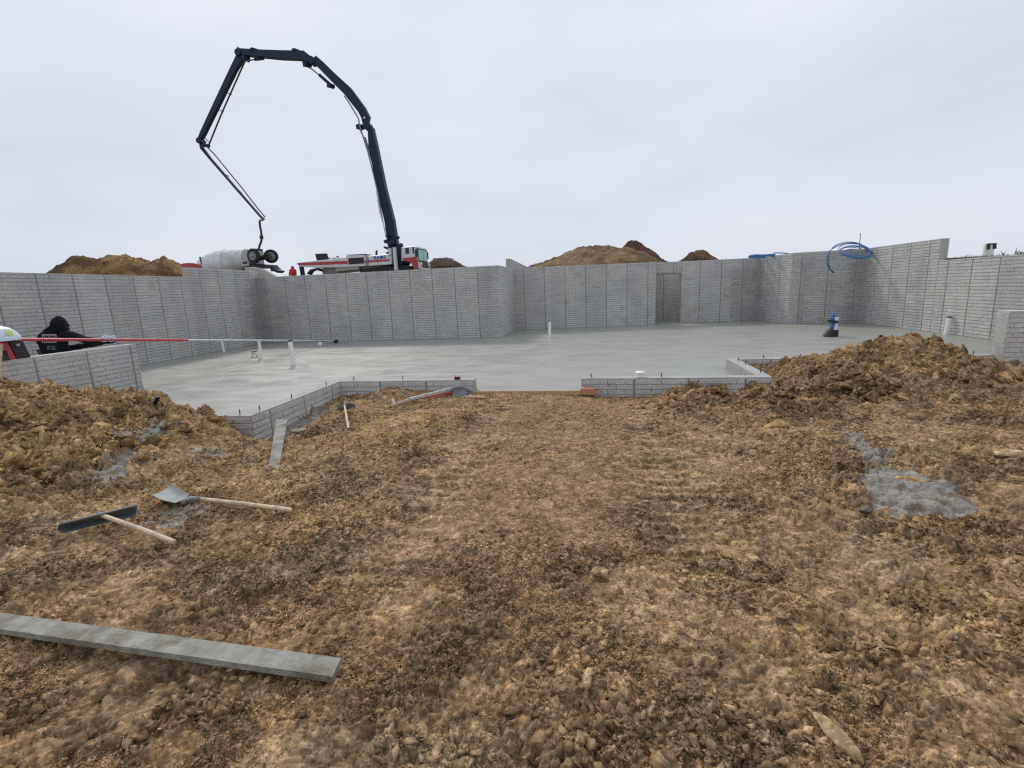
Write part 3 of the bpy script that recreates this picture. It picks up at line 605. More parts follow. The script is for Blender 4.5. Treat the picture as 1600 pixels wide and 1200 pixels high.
wall('narrow return wall between the two middle back walls, seen almost edge on', B, B2, -.35, H9, T, flip=False, phase=.2)
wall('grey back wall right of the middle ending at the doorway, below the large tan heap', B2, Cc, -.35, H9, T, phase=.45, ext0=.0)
# doorway wall
D0 = oz(1028, 505.5)[:2]; D1 = oz(1063, 504)[:2]
D0 = np.array([Cc[0]+.02, 23.35]); D1 = np.array([oy(1063.5, 470, 23.49)[0], 23.49]); E2 = np.array(E_)
t_ = thing('doorway_wall', 'grey back wall with the tall open doorway at its left end', 'wall', (D0[0], D0[1], 0), 'foundation walls'); t_['kind'] = 'thing'
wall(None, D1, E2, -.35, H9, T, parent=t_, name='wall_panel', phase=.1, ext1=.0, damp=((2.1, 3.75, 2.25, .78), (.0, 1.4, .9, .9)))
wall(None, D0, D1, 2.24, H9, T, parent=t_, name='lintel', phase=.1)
m = MB(); m.box((D0[0]+.0, D0[1]-.02, 0), (D0[0]+.05, D0[1]+.16, 2.235)); m.box((D1[0]-.05, D1[1]-.02, 0), (D1[0]-.003, D1[1]+.16, 2.235)); m.box((D0[0]+.052, D0[1]-.01, 2.185), (D1[0]-.052, D0[1]+.15, 2.237))
obj('door_buck', m, mat('weathered_buck', (.26, .24, .21), .85, var=.2), t_)
m = MB(); m.tone = []
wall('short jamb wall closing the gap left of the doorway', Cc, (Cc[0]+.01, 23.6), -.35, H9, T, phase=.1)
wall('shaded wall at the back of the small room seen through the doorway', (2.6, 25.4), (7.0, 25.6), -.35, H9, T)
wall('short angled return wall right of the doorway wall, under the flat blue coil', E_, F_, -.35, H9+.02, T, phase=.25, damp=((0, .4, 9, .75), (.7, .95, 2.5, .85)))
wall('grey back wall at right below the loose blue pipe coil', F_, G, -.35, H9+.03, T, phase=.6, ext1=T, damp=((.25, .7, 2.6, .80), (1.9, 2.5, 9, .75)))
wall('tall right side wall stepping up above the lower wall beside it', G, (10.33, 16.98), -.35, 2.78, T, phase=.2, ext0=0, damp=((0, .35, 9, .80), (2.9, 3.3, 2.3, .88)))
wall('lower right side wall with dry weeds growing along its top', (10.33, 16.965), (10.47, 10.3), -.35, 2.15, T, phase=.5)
# higher walls set back behind
wall('higher grey wall strip rising behind the top of the left side wall', (-13.82, 15.35), (-13.98, 19.3), 2.6, 3.03, .15, phase=.3)
p_ = oy(432, 430, 19.6); q_ = oy(392, 417, 19.5)
m = MB(); m.tone = [.9]*8
m.prism([(q_[0]-.3, 19.5, 2.5), (p_[0]+.02, 19.5, 2.5), (p_[0], 19.5, 2.76), tuple(oy(412, 421, 19.5)), tuple(q_), (q_[0]-.3, 19.5, q_[2])], (0, .2, 0)); m.tone = [.9]*len(m.v)
tag(obj('foundation_wall', m, M_wall), 'sloping grey wall end stepping down beyond the left back corner', 'wall', 'foundation walls', 'thing')
k1 = oy(797, 404, 24.2); k2 = oy(828, 419, 40)
m = MB(); m.prism([(k1[0], 24.2, 2.3), (k2[0], 40, 2.3), (k2[0], 40, k2[2]), (k1[0], 24.2, k1[2])], (-.22, 0, 0)); m.tone = [.95]*len(m.v)
tag(obj('foundation_wall', m, M_wall), 'higher wall receding to the right behind the middle corner of the back walls', 'wall', 'foundation walls', 'thing')
# short and low walls at the open front
XL = -9.65
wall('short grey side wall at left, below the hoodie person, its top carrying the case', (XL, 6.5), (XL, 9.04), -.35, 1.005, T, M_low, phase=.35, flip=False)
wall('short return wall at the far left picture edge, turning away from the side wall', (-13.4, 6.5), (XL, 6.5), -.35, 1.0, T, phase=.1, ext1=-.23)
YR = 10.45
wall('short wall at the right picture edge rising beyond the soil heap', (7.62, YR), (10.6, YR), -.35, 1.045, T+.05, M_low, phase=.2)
def low_wall(label, p0, p1, ph, bolts=(), **kw):
    a = np.array(p0); t = thing('low_wall', label, 'wall', (p0[0], p0[1], 0), 'low stem walls along the open front')
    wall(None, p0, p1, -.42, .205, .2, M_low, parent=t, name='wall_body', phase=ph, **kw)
    L = np.linalg.norm(np.array(p1)-a); d = (np.array(p1)-a)/L; n = np.array([d[1], -d[0]])
    for s in bolts:
        q = a+d*s-n*.07; lean = random.uniform(-.01, .01); m = MB()
        m.tube([(q[0], q[1], .15), (q[0]+lean, q[1], .29)], .007, 8); m.tube([(q[0]+lean*.7, q[1], .245), (q[0]+lean*.7, q[1], .256)], .015, 6)
        obj('anchor_bolt', m, M_bolt, t)
    t['kind'] = 'thing'; return t
low_wall('low front wall at far left, mostly buried behind the left soil heap', (-9.62, 6.08), (-4.806, 6.06), .2, (4.0, 4.6))
low_wall('low wall running away from the camera, with the grey board leaning against it', (-4.80, 6.065), (-4.82, 8.845), .5, (.3, 1.1, 2.2), ext0=-.205)
low_wall('low front wall left of the opening, carrying the small red tape measure', (-4.812, 8.64), (-2.16, 8.66), .1, (.25, 1.25, 2.28))
low_wall('low front wall right of the opening, carrying the white tub', (-.19, 8.66), (2.97, 8.60), .0, (.18, 1.38))
low_wall('low wall behind the right end of the front wall, its bare inner face showing', (2.975, 8.60), (2.99, 10.81), .4, (.4, 1.3, 1.75), ext0=-.21)
low_wall('low wall at right partly buried behind the rounded soil heap', (2.995, 10.62), (7.60, 10.62), .3, (.5, 1.2, 4.3))
# concrete drips, ties on the walls: rusty tie stubs
def ties(p0, p1, zs, n_, flip=False):
    pass

# slab
sl_pts = [(-13.92, 6.6), (XL-.1, 6.6), (XL-.1, 6.2), (-4.90, 6.2), (-4.90, 8.74), (-2.18, 8.74), (-2.16, 8.62), (-.19, 8.60), (-.19, 8.70), (2.88, 8.70), (2.88, 10.72), (7.8, 10.74), (7.8, 10.62), (10.5, 10.62), (10.36, 17), (10.27, 20.9), (7.87, 21.36), (7.36, 23.7), (7.1, 25.7), (2.6, 25.7), (2.8, 22.86), (-3.45, 22.1), (-3.5, 18.86), (-13.95, 19.06)]
m = MB(); m.prism([(a, b, -.12) for a, b in sl_pts], (0, 0, .12)); tag(obj('floor', m, M_slab), kind='structure')
m = MB(); m.beam((-2.17, 8.585, -.035), (-.2, 8.565, -.035), .035, .09)
tag(obj('form_board', m, M_lumber, bevel=.003), 'thin tan edge board along the slab front in the opening', 'board')

# ------------------------------------------------------------------ plateau and distant ground
def hsheet(name, poly, m, kind='structure'):
    b = MB(); b.add([(x, y, z) for x, y, z in poly], [tuple(range(len(poly)))]); o = obj(name, b, m); tag(o, kind=kind); return o
FAR = 4000
m = MB()
zP = 2.3
ring_in = [(-13.65, 3.0), (-13.65, 6.3), (-14.1, 19.2), (-3.65, 19.05), (-3.6, 22.28), (2.5, 23.0), (2.4, 25.8), (7.3, 25.8), (8.0, 21.5), (10.4, 21.1), (10.6, 10.6), (12.5, 9.0)]
zin = [1.0, 2.2, 2.35, 2.4, 2.4, 2.4, 2.4, 2.4, 2.35, 2.3, 2.02, 1.3]
outd = []
for i, (x, y) in enumerate(ring_in):
    ang = math.atan2(y-12, x); 
import itertools
outer = [(-30, -8), (-40, 8), (-40, 40), (-8, 60), (-6, 60), (2, 60), (4, 60), (8, 60), (14, 60), (40, 60), (45, 12), (35, -6)]
zout = [.2, 2.3, 2.6, 2.65, 2.65, 2.65, 2.65, 2.65, 2.65, 2.6, 2.1, .2]
outer2 = [(-900, -300), (-3000, 0), (-3000, 3000), (-500, 3500), (-200, 3500), (100, 3500), (200, 3500), (500, 3500), (900, 3500), (3000, 3000), (3000, 0), (900, -300)]
n = len(ring_in); m.v = [(x, y, z) for (x, y), z in zip(ring_in, zin)]+[(x, y, z) for (x, y), z in zip(outer, zout)]+[(x, y, z) for (x, y), z in zip(outer2, [0.]+[1.2]*10+[0.])]
for k in range(2):
    for i in range(n-1): m.f.append((k*n+i, k*n+i+1, (k+1)*n+i+1, (k+1)*n+i))
tag(obj('terrain', m, M_plateau, smooth=True), kind='structure')
hsheet('far_ground', [(-FAR, -FAR, -.35), (FAR, -FAR, -.35), (FAR, FAR, -.35), (-FAR, FAR, -.35)], M_plateau)

def far_heap(label, pts, Yc, depth, c1, c2, seed, name='spoil_heap'):
    P = [oy(a, b, Yc) for a, b in pts]; xs = np.array([p[0] for p in P]); zs = np.array([p[2] for p in P])
    nu, nv = 190, 90; u = np.linspace(xs[0]-.3, xs[-1]+.3, nu); v = np.linspace(-1, 1, nv); U, V = np.meshgrid(u, v)
    zb = 2.3; prof = np.interp(U, xs, zs-zb, left=-.3, right=-.3)
    bell = (1-np.abs(V)**1.6)
    w = V*.0; Yy = Yc+V*depth+.5*(fbm(U*.7, V*3, seed, 3)-.5)
    Zz = zb+prof*np.where(V < 0, np.clip(bell, 0, 1), np.clip(bell, 0, 1))+((fbm(U*1.6+seed, Yy*1.6, seed, 5, .6)-.5)*.5*np.clip(bell, 0, 1)+(fbm(U*6, Yy*6, seed+9, 4)-.5)*.16)*np.clip(prof, .1, 1)
    me = MB(); me.v = list(zip(U.ravel(), Yy.ravel(), Zz.ravel())); ii = np.arange(nu*nv).reshape(nv, nu)
    me.f = [tuple(q) for q in np.stack([ii[:-1, :-1], ii[:-1, 1:], ii[1:, 1:], ii[1:, :-1]], -1).reshape(-1, 4)]
    o = obj(name, me, M_farsoil, smooth=True)
    uu = U.ravel(); yy = Yy.ravel(); t = smooth(.35, .65, fbm(uu*.8+seed, yy*.8+Zz.ravel()*1.2, seed+3, 5, .6))[:, None]
    c = np.array(c1)[None]*(1-t)+np.array(c2)[None]*t; a = o.data.color_attributes.new('soil', 'FLOAT_COLOR', 'POINT'); a.data.foreach_set('color', np.concatenate([c, np.ones((len(c), 1))], 1).ravel())
    tag(o, label, 'soil heap'); return o
far_heap('lumpy brown soil heap on top of the bank behind the left side wall', [(62, 432), (80, 424), (100, 411), (118, 403), (132, 399), (150, 405), (168, 399), (192, 395), (215, 402), (232, 406), (255, 402), (272, 408), (290, 424), (305, 436)], 22.5, 1.5, (.11, .065, .035), (.27, .165, .075), 601)
far_heap('wide pale tan soil heap behind the back wall right of the middle', [(815, 424), (832, 415), (858, 408), (870, 402), (890, 392), (910, 386), (935, 385), (960, 385), (985, 389), (1010, 397), (1030, 410), (1045, 420)], 36, 4.0, (.13, .085, .045), (.24, .165, .09), 621)
far_heap('pointed dark brown soil heap rising behind the wide tan one', [(950, 412), (968, 392), (980, 380), (988, 375.5), (996, 377), (1010, 387), (1028, 399), (1046, 412)], 43, 3.5, (.07, .042, .03), (.13, .075, .05), 641)
far_heap('small dark flat-topped soil heap behind the doorway wall', [(1045, 419), (1062, 407), (1078, 394), (1090, 391), (1100, 391.5), (1112, 400), (1128, 412)], 40, 2.5, (.06, .04, .03), (.13, .08, .05), 661)
far_heap('dark soil heap just right of the pump truck cab', [(655, 425), (672, 408), (690, 405), (702, 404), (712, 407), (722, 414), (745, 426)], 47, 2.5, (.055, .04, .03), (.10, .07, .05), 681)

# ------------------------------------------------------------------ pvc stubs and such on the slab
def stub(label, px0, px1, r, elbow=False, capc=True, X=None):
    a = oz(*px0, 0.) if X is None else ox(*px0, X); b = oy(px1[0], px1[1], a[1])
    t = thing('drain_pipe', label, 'pipe', (a[0], a[1], 0), 'white drain pipes standing in the slab')
    m = MB(); m.tube([a-np.array([0, 0, .05]), b], r, 16, cap=False); ins = b+(a-b)*.02
    m.tube([b, ins-(b-a)*.08], r*.86, 16, cap=False); obj('pipe', m, M_white, t, smooth='auto')
    if capc:
        d = (b-a)/np.linalg.norm(b-a); m = MB(); m.tube([b-d*.03, b+d*.012], r*1.06, 16); obj('open_end', m, M_black, t, smooth='auto')
    return t
stub('thin white pipe stub next to the left side wall, just beyond the float pole', (350, 550), (346, 531), .04)
stub('white pipe stub in the middle of the left three, beside the low fitting', (408, 560), (404, 528), .05)
stub('thickest and nearest white pipe stub, right of the other two', (459, 571), (453, 532), .062)
stub('lone white pipe stub in the middle of the slab before the back wall', (858.5, 527), (859, 503), .055, capc=False)
stub('white pipe stub with a dark cap beside the right side wall', (1478, 521), (1484, 495), .06, X=10.2)
a = oz(398, 558); m = MB(); t = thing('pipe_fitting', 'low white toilet flange fitting on legs beside the left pipe stubs', 'fitting', a)
m.lathe(a+[0, 0, .06], (0, 0, 1), [(0, .05), (.0, .08), (.08, .09), (.09, .12), (.10, .12), (.105, .07)], 18); obj('flange', m, M_white, t, smooth='auto')
m = MB(); m.lathe(a+[0, 0, .165], (0, 0, 1), [(0, .09), (.03, .085)], 14); obj('lid', m, M_black, t, smooth='auto')
for s in (-1, 1):
    m = MB(); m.tube([a+[s*.06, 0, .08], a+[s*.11, 0, -.01]], .012, 8); obj('leg', m, M_rust, t)
a = oz(500.5, 539); m = MB(); m.lathe(a, (0, 0, 1), [(0, .07), (.08, .075), (.10, .06), (.11, .02)], 14)
tag(obj('round_stopper', m, M_white, smooth='auto'), 'tiny white round stopper on the slab just left of the float head', 'stopper')
# sump riser bundle
a = oz(1299, 525.5); t = thing('riser_bundle', 'white riser pipe with blue tubes strapped in black tape standing in the slab', 'pipe bundle', a)
b = oy(1306, 495, a[1]); d = (b-a)/np.linalg.norm(b-a)
m = MB(); m.tube([a+d*.1+[.04, 0, 0], b], .085, 16); obj('white_pipe', m, M_white, t, smooth='auto')
m = MB(); m.lathe(b, d, [(0, .06), (.02, .05)], 12); obj('pipe_end', m, M_black, t)
for dx, tx in ((-.09, -.02), (-.13, .05), (-.05, .08)):
    s0 = a+np.array([dx, -.08, .05]); e_ = oy(1300, 489, a[1])+np.array([tx-.03, -.05, random.uniform(-.05, 0)])
    m = MB(); m.tube([s0, a+d*.35+np.array([dx*.8, -.08, 0]), b+np.array([dx-.03, -.05, -.05]), e_], .03, 8); obj('blue_tube', m, M_bluepipe, t, smooth=True)
m = MB(); m.tube([a+np.array([-.1, -.02, -.03]), a+d*.17+np.array([-.02, -.02, 0])], [.17, .14], 14); m.tube([a+np.array([.06, -.02, -.03]), a+d*.2+np.array([.05, -.02, 0])], [.12, .1], 14); obj('base_wrap', m, M_black, t, smooth='auto')
m = MB(); m.tube([b-d*.17+np.array([-.06, -.02, 0]), b-d*.10+np.array([-.06, -.02, 0])], .15, 14); obj('tape_strap', m, M_black, t, smooth='auto')

# blue pipe coils
def coil(name, label, c, rings, r, tail=None, rod=None):
    t = thing(name, label, 'pipe coil', c, 'blue pipe coils on the wall tops')
    m = MB(); pts = []
    for (rx, ry, dz, ph, ox_, tilt) in rings:
        for k in range(40):
            q = ph+2*math.pi*k/40*1.0
            pts.append((c[0]+ox_+rx*math.cos(q), c[1]+ry*math.sin(q), c[2]+dz+tilt*math.sin(q+.4)))
    m.tube(pts, r, 7); obj('coil', m, M_bluepipe, t, smooth=True)
    if tail: m = MB(); m.tube(tail, r, 7); obj('tail', m, M_bluepipe, t, smooth=True)
    return t
Yc = 20.55
c0 = oy(1333, 402, Yc)
P = lambda a, b, Y=Yc: oy(a, b, Y)
t = thing('blue_pipe_coil', 'loose sprung coil of blue pipe hanging over the right back corner', 'pipe coil', c0, 'blue pipe coils on the wall tops')
def bez(pts, n=26):
    pts = [np.array(p, float) for p in pts]; out = []
    for i in range(len(pts)-1):
        p0 = pts[max(i-1, 0)]; p1 = pts[i]; p2 = pts[i+1]; p3 = pts[min(i+2, len(pts)-1)]
        for k in range(n//2):
            u = k/(n//2); out.append(.5*((2*p1)+(-p0+p2)*u+(2*p0-5*p1+4*p2-p3)*u*u+(-p0+3*p1-3*p2+p3)*u**3))
    out.append(pts[-1]); return out
m = MB()
for cx_, cy_, rx, ry, tw in ((1337, 394, 25, 9, 0), (1336, 395, 24, 8.2, .1), (1339, 391, 22, 7.0, -.05), (1341, 396, 22, 6.0, .15), (1336, 391.5, 25.5, 10.5, .05)):
    pts = []
    for k in range(45):
        q = 2*math.pi*k/44; xx = math.cos(q)*rx; yy = math.sin(q)*ry
        pts.append(P(cx_+xx*math.cos(tw)-yy*math.sin(tw)*.3, cy_+yy+xx*math.sin(tw)*.25+2*math.sin(.05*xx), Yc-.1-.55*math.sin(q)))
    m.tube(pts, .015, 7)
obj('coil', m, M_bluepipe, t, smooth=True)
for k in range(3):
    m = MB(); o_ = k*1.5
    m.tube(bez([P(1360, 392+o_, 20.4), P(1344, 381+o_*.6, 20.6), P(1325, 378+o_*.8, 20.6), P(1306, 383+o_, 20.4), P(1296-o_*.4, 394, 20.3), P(1292+o_, 404, 20.3), P(1292.5+o_, 413, 20.3), P(1296+o_*.4, 420, 20.4), P(1301+o_, 426, 20.5)]), .012, 7); obj('hanging_loop', m, M_bluepipe, t, smooth=True)
a = P(1343, 391, 20.95); b = P(1344.5, 364, 20.95); m = MB(); m.tube([a-[0, 0, .3], b], .012, 7); tag(obj('rebar_rod', m, M_rust), 'thin rusty rod standing up through the loose blue coil', 'rod')
c1 = oy(1196, 399, 22.6); t = thing('blue_pipe_coil', 'flat bundled coil of blue pipe lying on the wall top left of the loose one', 'pipe coil', c1, 'blue pipe coils on the wall tops')
m = MB()
for k in range(4):
    pts = []
    for q in range(41):
        w = 2*math.pi*q/40; pts.append((c1[0]-.07+(.48+.02*(k % 3))*math.cos(w), c1[1]+.25+.42*math.sin(w), c1[2]-.05+.03*k*.9+.015*math.sin(3*w+k)))
    m.tube(pts, .019, 7)
obj('coil', m, M_bluepipe, t, smooth=True)
m = MB(); m.tube(bez([(c1[0]+.3, c1[1]-.1, c1[2]+.08), (c1[0]+.6, c1[1]-.2, c1[2]+.05), (c1[0]+.95, c1[1]-.45, c1[2]-.03), (c1[0]+1.15, c1[1]-.75, c1[2]-.03)]), .024, 7); obj('tail', m, M_bluepipe, t, smooth=True)

# vent stack right, weeds
p = oy(1544, 404, 20.5); q = oy(1545, 381.5, 20.5)
t = thing('white_post', 'thick white pipe post with a black split cap beyond the weedy right wall', 'post', (p[0], p[1], 2.0))
m = MB(); m.tube([(p[0], p[1], 2.0), (q[0], q[1], q[2]-.0)], [.17, .135], 16); obj('post', m, M_white, t, smooth='auto')
for s in (-1, 1):
    m = MB(); m.beam((q[0]+s*.10, q[1]-.15, q[2]-.18), (q[0]+s*.09, q[1]-.13, q[2]+.01), .08, .06, up=(0, 1, 0)); obj('clip', m, M_black, t)
m = MB(); m.beam((q[0]-.13, q[1]-.12, q[2]+.005), (q[0]+.13, q[1]-.12, q[2]+.005), .1, .03); obj('clip_bridge', m, M_black, t)
m = MB()
for i in range(2600):
    s = random.random(); y = 10.5+6.4*random.random(); x = 10.62+random.random()*1.2; h = random.uniform(.04, .15)*(1+.8*(math.sin(y*3.1)+math.sin(y*7.7))*.4)*(1.5 if random.random() < .06 else 1)
    z = 2.06; a = random.uniform(0, 6.28); w = .006; dx, dy = math.cos(a)*w, math.sin(a)*w; lx, ly = random.uniform(-.05, .05), random.uniform(-.05, .05)
    m.add([(x-dx, y-dy, z-.02), (x+dx, y+dy, z-.02), (x+lx+dx*.5, y+ly, z+h*.7), (x+lx*1.9, y+ly*1.9, z+h)], [(0, 1, 2), (0, 2, 3)])
tag(obj('dry_weeds', m, M_weed), 'dry green and brown weeds along the top of the lower right side wall', 'weeds', kind='stuff')

# ------------------------------------------------------------------ pump truck
TY = 38.
t = thing('concrete_pump_truck', 'white and red concrete pump truck with its dark blue boom arched against the sky', 'pump truck', (oy(560, 420, TY)[0], TY+1.2, 2.65))
Q = lambda x, y, dy=0.: oy(x, y, TY+dy)
def side(px, dy0=0., dy1=2.4): return [Q(a, b, dy0) for a, b in px], (0, dy1-dy0, 0)
def side_part(name, px, m_, dy0=0., dy1=2.4, bevel=.0, parent=None):
    base = oy(0, 0, TY); m = MB(); pl = [np.array([*(lambda r: (r[0], TY+dy0, r[2]))(oy(a, b, TY+min(dy0, 0)))]) for a, b in px]
    m.prism(pl, (0, dy1-dy0, 0)); return obj(name, m, m_, parent if parent is not None else t, bevel=bevel)
side_part('rear_deck', [(463.5, 410.5), (500, 406.5), (540, 402.5), (541, 399), (570, 398.5), (571, 400.5), (612, 397), (612, 413), (570, 416), (520, 418), (491, 418), (468, 416.5)], M_twhite, 0, 2.4, .04)
side_part('red_stripe', [(463.5, 411), (543, 407.5), (543, 412.3), (500, 414), (466, 414.5)], M_tred, -.012, .1)
side_part('red_stripe', [(569, 407.2), (609, 405), (609, 408), (569, 410.5)], M_tred, -.012, .1)
side_part('side_grille', [(544, 403.5), (568, 402), (568.5, 411.5), (544.5, 413)], M_grille, -.03, .1)
side_part('hatch_frame', [(541, 398), (571, 396.5), (571, 397.3), (541, 399)], M_steelgrey, .05, 1.2)
side_part('hopper_flap', [(489, 396.2), (507, 395.5), (510, 405), (492, 407)], M_grille, .3, .42)
side_part('underframe', [(498, 419), (606, 414), (606, 419), (540, 424), (500, 428)], M_steelgrey, .4, 2.0)
side_part('tool_box', [(524, 417), (560, 416), (560, 421), (524, 424)], mat('tan_grey_steel', (.33, .31, .28), .6), .05, .4)
side_part('chassis', [(560, 421), (614, 413), (640, 415), (640, 424), (560, 428)], M_black, .3, 2.1)
o = side_part('rear_jack', [(466, 416), (471, 416), (473.5, 432), (469, 433)], M_navy, .1, .35)
# cab with wheel arch
cab = side_part('cab', [(627, 386.5), (650.5, 384.5), (653, 405), (654.5, 420), (652, 420.5), (649, 413), (645, 408.5), (637, 407), (630, 408), (627, 408)], M_twhite, 0, 2.4, .05)
side_part('cab_lower_panel', [(628.5, 403.5), (651, 400.8), (652.3, 406), (653.8, 418.6), (646.5, 419.2), (641, 409.5), (629, 406.3)], M_tred, -.02, .05, parent=cab)
side_part('side_window', [(633, 387.2), (638.8, 387), (639.3, 396), (633.8, 397)], M_dglass, -.015, .05, parent=cab)
side_part('door_window', [(644, 386.3), (646.8, 386.2), (647.3, 395.8), (645, 396)], M_dglass, -.015, .05, parent=cab)
side_part('step', [(646, 420), (655, 419), (655, 421.5), (646, 422.5)], M_tred, 0, .5, parent=cab)
fx0 = oy(652, 400, TY)[0]
def front(name, ya, yb, za, zb, m_, th_=.05, parent=cab, xo=0.):
    m = MB(); xa = Q(652.5, 400)[0]+xo; m.box((xa-.25+.0, TY+ya, za), (xa+th_, TY+yb, zb)); return obj(name, m, m_, parent, bevel=.03)
zt = Q(660, 386)[2]; zb = Q(660, 420)[2]
front('windscreen_frame', .04, 2.36, zt-1.12, zt-.04, M_grille, .02)
front('windscreen', .16, 1.18, zt-1.0, zt-.14, M_glass, .05); front('windscreen', 1.24, 2.24, zt-1.0, zt-.14, M_glass, .05)
front('front_panel', .0, 2.4, zb+.0, zt-1.14, M_twhite, .18); front('radiator_grille', .5, 1.9, zb+.1, zb+.55, M_grille, .21); front('bumper', .0, 2.4, zb-.25, zb-.01, M_grille, .25)
for yy in (.12, 1.98): front('headlight', yy, yy+.3, zb+.12, zb+.35, M_dglass, .2)
for yy in (-.25, 2.45):
    m = MB(); xa = Q(652.5, 400)[0]; m.box((xa-.1, TY+yy, zt-.75), (xa+.05, TY+yy+.08, zt-.2)); m.tube([(xa-.02, TY+(yy+.04), zt-.2), (xa-.1, TY+(.1 if yy < 0 else 2.3), zt-.02)], .02, 6); obj('mirror', m, M_grille, cab)
# lettering
cu = bpy.data.curves.new('lettering', 'FONT'); cu.body = 'RAMS'; cu.size = .66; cu.extrude = .01; cu.space_character = 1.25; cu.offset = .012
to = bpy.data.objects.new('tmp', cu); COL.objects.link(to); bpy.context.view_layer.update()
me = bpy.data.meshes.new_from_object(to.evaluated_get(bpy.context.evaluated_depsgraph_get())); bpy.data.objects.remove(to)
lo = bpy.data.objects.new('lettering', me); COL.objects.link(lo); lo.parent = t; me.materials.append(M_blue_ink)
q = Q(584.5, 405); lo.matrix_local = Matrix.Translation(Vector((q[0], TY-.03, q[2]))-Vector(t['_o'])) @ Matrix.Rotation(R(90), 4, 'X') @ Matrix.Scale(.52, 4)
for px in (476, 500, 520, 531, 560, 590): side_part('panel_seam', [(px, 409.2 if px < 545 else 403), (px+.35, 409.2 if px < 545 else 403), (px+.35, 415.5), (px, 415.5)], M_grille, -.006, .05)
for px in (508, 516, 524, 532): side_part('vent', [(px, 402.6), (px+4, 402.3), (px+4, 403.3), (px, 403.6)], M_grille, .25, .6)
m = MB(); m.tube([Q(572, 416, -.02), Q(572, 398, -.02)], .03, 6); m.tube([Q(575, 416, -.02), Q(575, 398, -.02)], .03, 6)
for k_ in range(6): m.tube([Q(572, 414-k_*3, -.02), Q(575, 414-k_*3, -.02)], .025, 6)
obj('ladder', m, M_steelgrey, t)
# outrigger and turret
side_part('outrigger_leg', [(613.2, 386.5), (616.8, 386.5), (620.5, 422), (616, 422.5)], M_twhite, -.25, .1, .03)
side_part('outrigger_arm', [(606, 388), (609.5, 387.5), (611.5, 398), (607, 399)], M_twhite, -.12, .2, .02)
side_part('turret', [(605, 392), (609, 384), (624, 384), (628, 392), (627, 411), (622, 418), (608, 418), (604, 405)], M_navy, .3, 2.1, .06)
side_part('hose_bundle', [(597.5, 385.5), (600, 384.5), (608, 388.5), (606, 390.5), (600, 388)], M_black, .1, .5)
for a_, b_ in (((588, 399), (588.6, 391)), ((527, 402), (527.5, 400)), ((607, 394), (604, 396))):
    m = MB(); m.tube([Q(*a_, 1), Q(*b_, 1)], .09, 8); obj('valve_stack', m, M_black, t)
def wheel(par, c, r, w, ax, name='wheel'):
    ax = Vector(ax).normalized(); wt = bpy.data.objects.new(name, None); COL.objects.link(wt); wt.parent = par; off = Vector(par['_o']); wt.location = Vector(c)-off; wt['_o'] = tuple(map(float, c))
    m = MB(); m.lathe(Vector(c)-ax*w/2, ax, [(0, r*.62), (0, r*.90), (w*.12, r*.98), (w*.25, r), (w*.75, r), (w*.88, r*.98), (w, r*.90), (w, r*.62)], 36); obj('tyre', m, M_rubber, wt, smooth='auto')
    m = MB(); m.lathe(Vector(c)-ax*(w/2+.005), ax, [(0, r*.60), (w*.10, r*.55), (w*.25, r*.42), (w*.25, r*.26), (-.02, r*.24), (-.05, r*.12)], 28); obj('rim', m, M_hub, wt, smooth='auto')
    return wt
for px in (484, 583, 600, 640):
    q = Q(px, 424); wheel(t, (q[0], TY+.25, 3.17), .53, .32, (0, 1, 0))
q = Q(497, 424); m = MB(); m.prism([Q(479, 428, .0), Q(484, 421, 0), Q(495, 418.5, 0), Q(500, 422, 0), Q(500, 424, 0), Q(493, 421, 0), Q(486, 424, 0), Q(482, 429, 0)], (0, .5, 0)); obj('mudguard', m, M_grille, t)
# boom
BY = 1.1
def boom_seg(name, pts, ths, w, m_=M_navy):
    m = MB(); prev = None; L = []; n_ = len(pts)
    P3 = [Vector(Q(*p, BY)) for p in pts]; ring = []
    for i, p in enumerate(P3):
        d = (P3[min(i+1, n_-1)]-P3[max(i-1, 0)]).normalized(); nrm = Vector((-d.z, 0, d.x)); h = ths[i]/2
        ring.append([p+nrm*h+Vector((0, -w/2, 0)), p+nrm*h+Vector((0, w/2, 0)), p-nrm*h+Vector((0, w/2, 0)), p-nrm*h+Vector((0, -w/2, 0))])
    for r in ring: m.v += [tuple(q) for q in r]
    for i in range(n_-1):
        for k in range(4): m.f.append((i*4+k, i*4+(k+1) % 4, (i+1)*4+(k+1) % 4, (i+1)*4+k))
    m.f.append((3, 2, 1, 0)); b = (n_-1)*4; m.f.append((b, b+1, b+2, b+3)); return obj(name, m, m_, t, bevel=.015)
boom_seg('boom_section', [(616, 388), (613.5, 372), (609.5, 345), (597, 295), (583.5, 226), (580, 200)], [.80, .78, .76, .72, .62, .38], .55)
boom_seg('boom_section', [(572, 196), (572, 184), (566, 172), (544, 143), (520, 120), (500, 100), (493, 92)], [.34, .62, .62, .68, .60, .56, .42], .48)
boom_seg('boom_section', [(486, 93), (476, 87.5), (440, 86.5), (410, 84.5), (376, 82), (372, 80.5)], [.36, .62, .58, .5, .46, .62], .42)
boom_seg('boom_section', [(373, 79), (376, 90), (366, 108), (340, 162), (318, 208), (313, 218)], [.6, .62, .48, .44, .38, .30], .34)
boom_seg('boom_section', [(313, 216), (315.5, 231), (328.5, 247.5), (369, 294.5), (410, 341.5)], [.24, .26, .18, .15, .13], .22)
def rod(name, pts, r, m_=M_navy, n=8, dy=0.):
    m = MB(); m.tube([Q(*p, BY+dy) for p in pts], r, n); return obj(name, m, m_, t, smooth='auto')
def knuckle(px, r, w=.62):
    c = Q(*px, BY); m = MB(); m.tube([c-[0, w/2, 0], c+[0, w/2, 0]], r, 14); obj('joint', m, M_navy, t, smooth='auto')
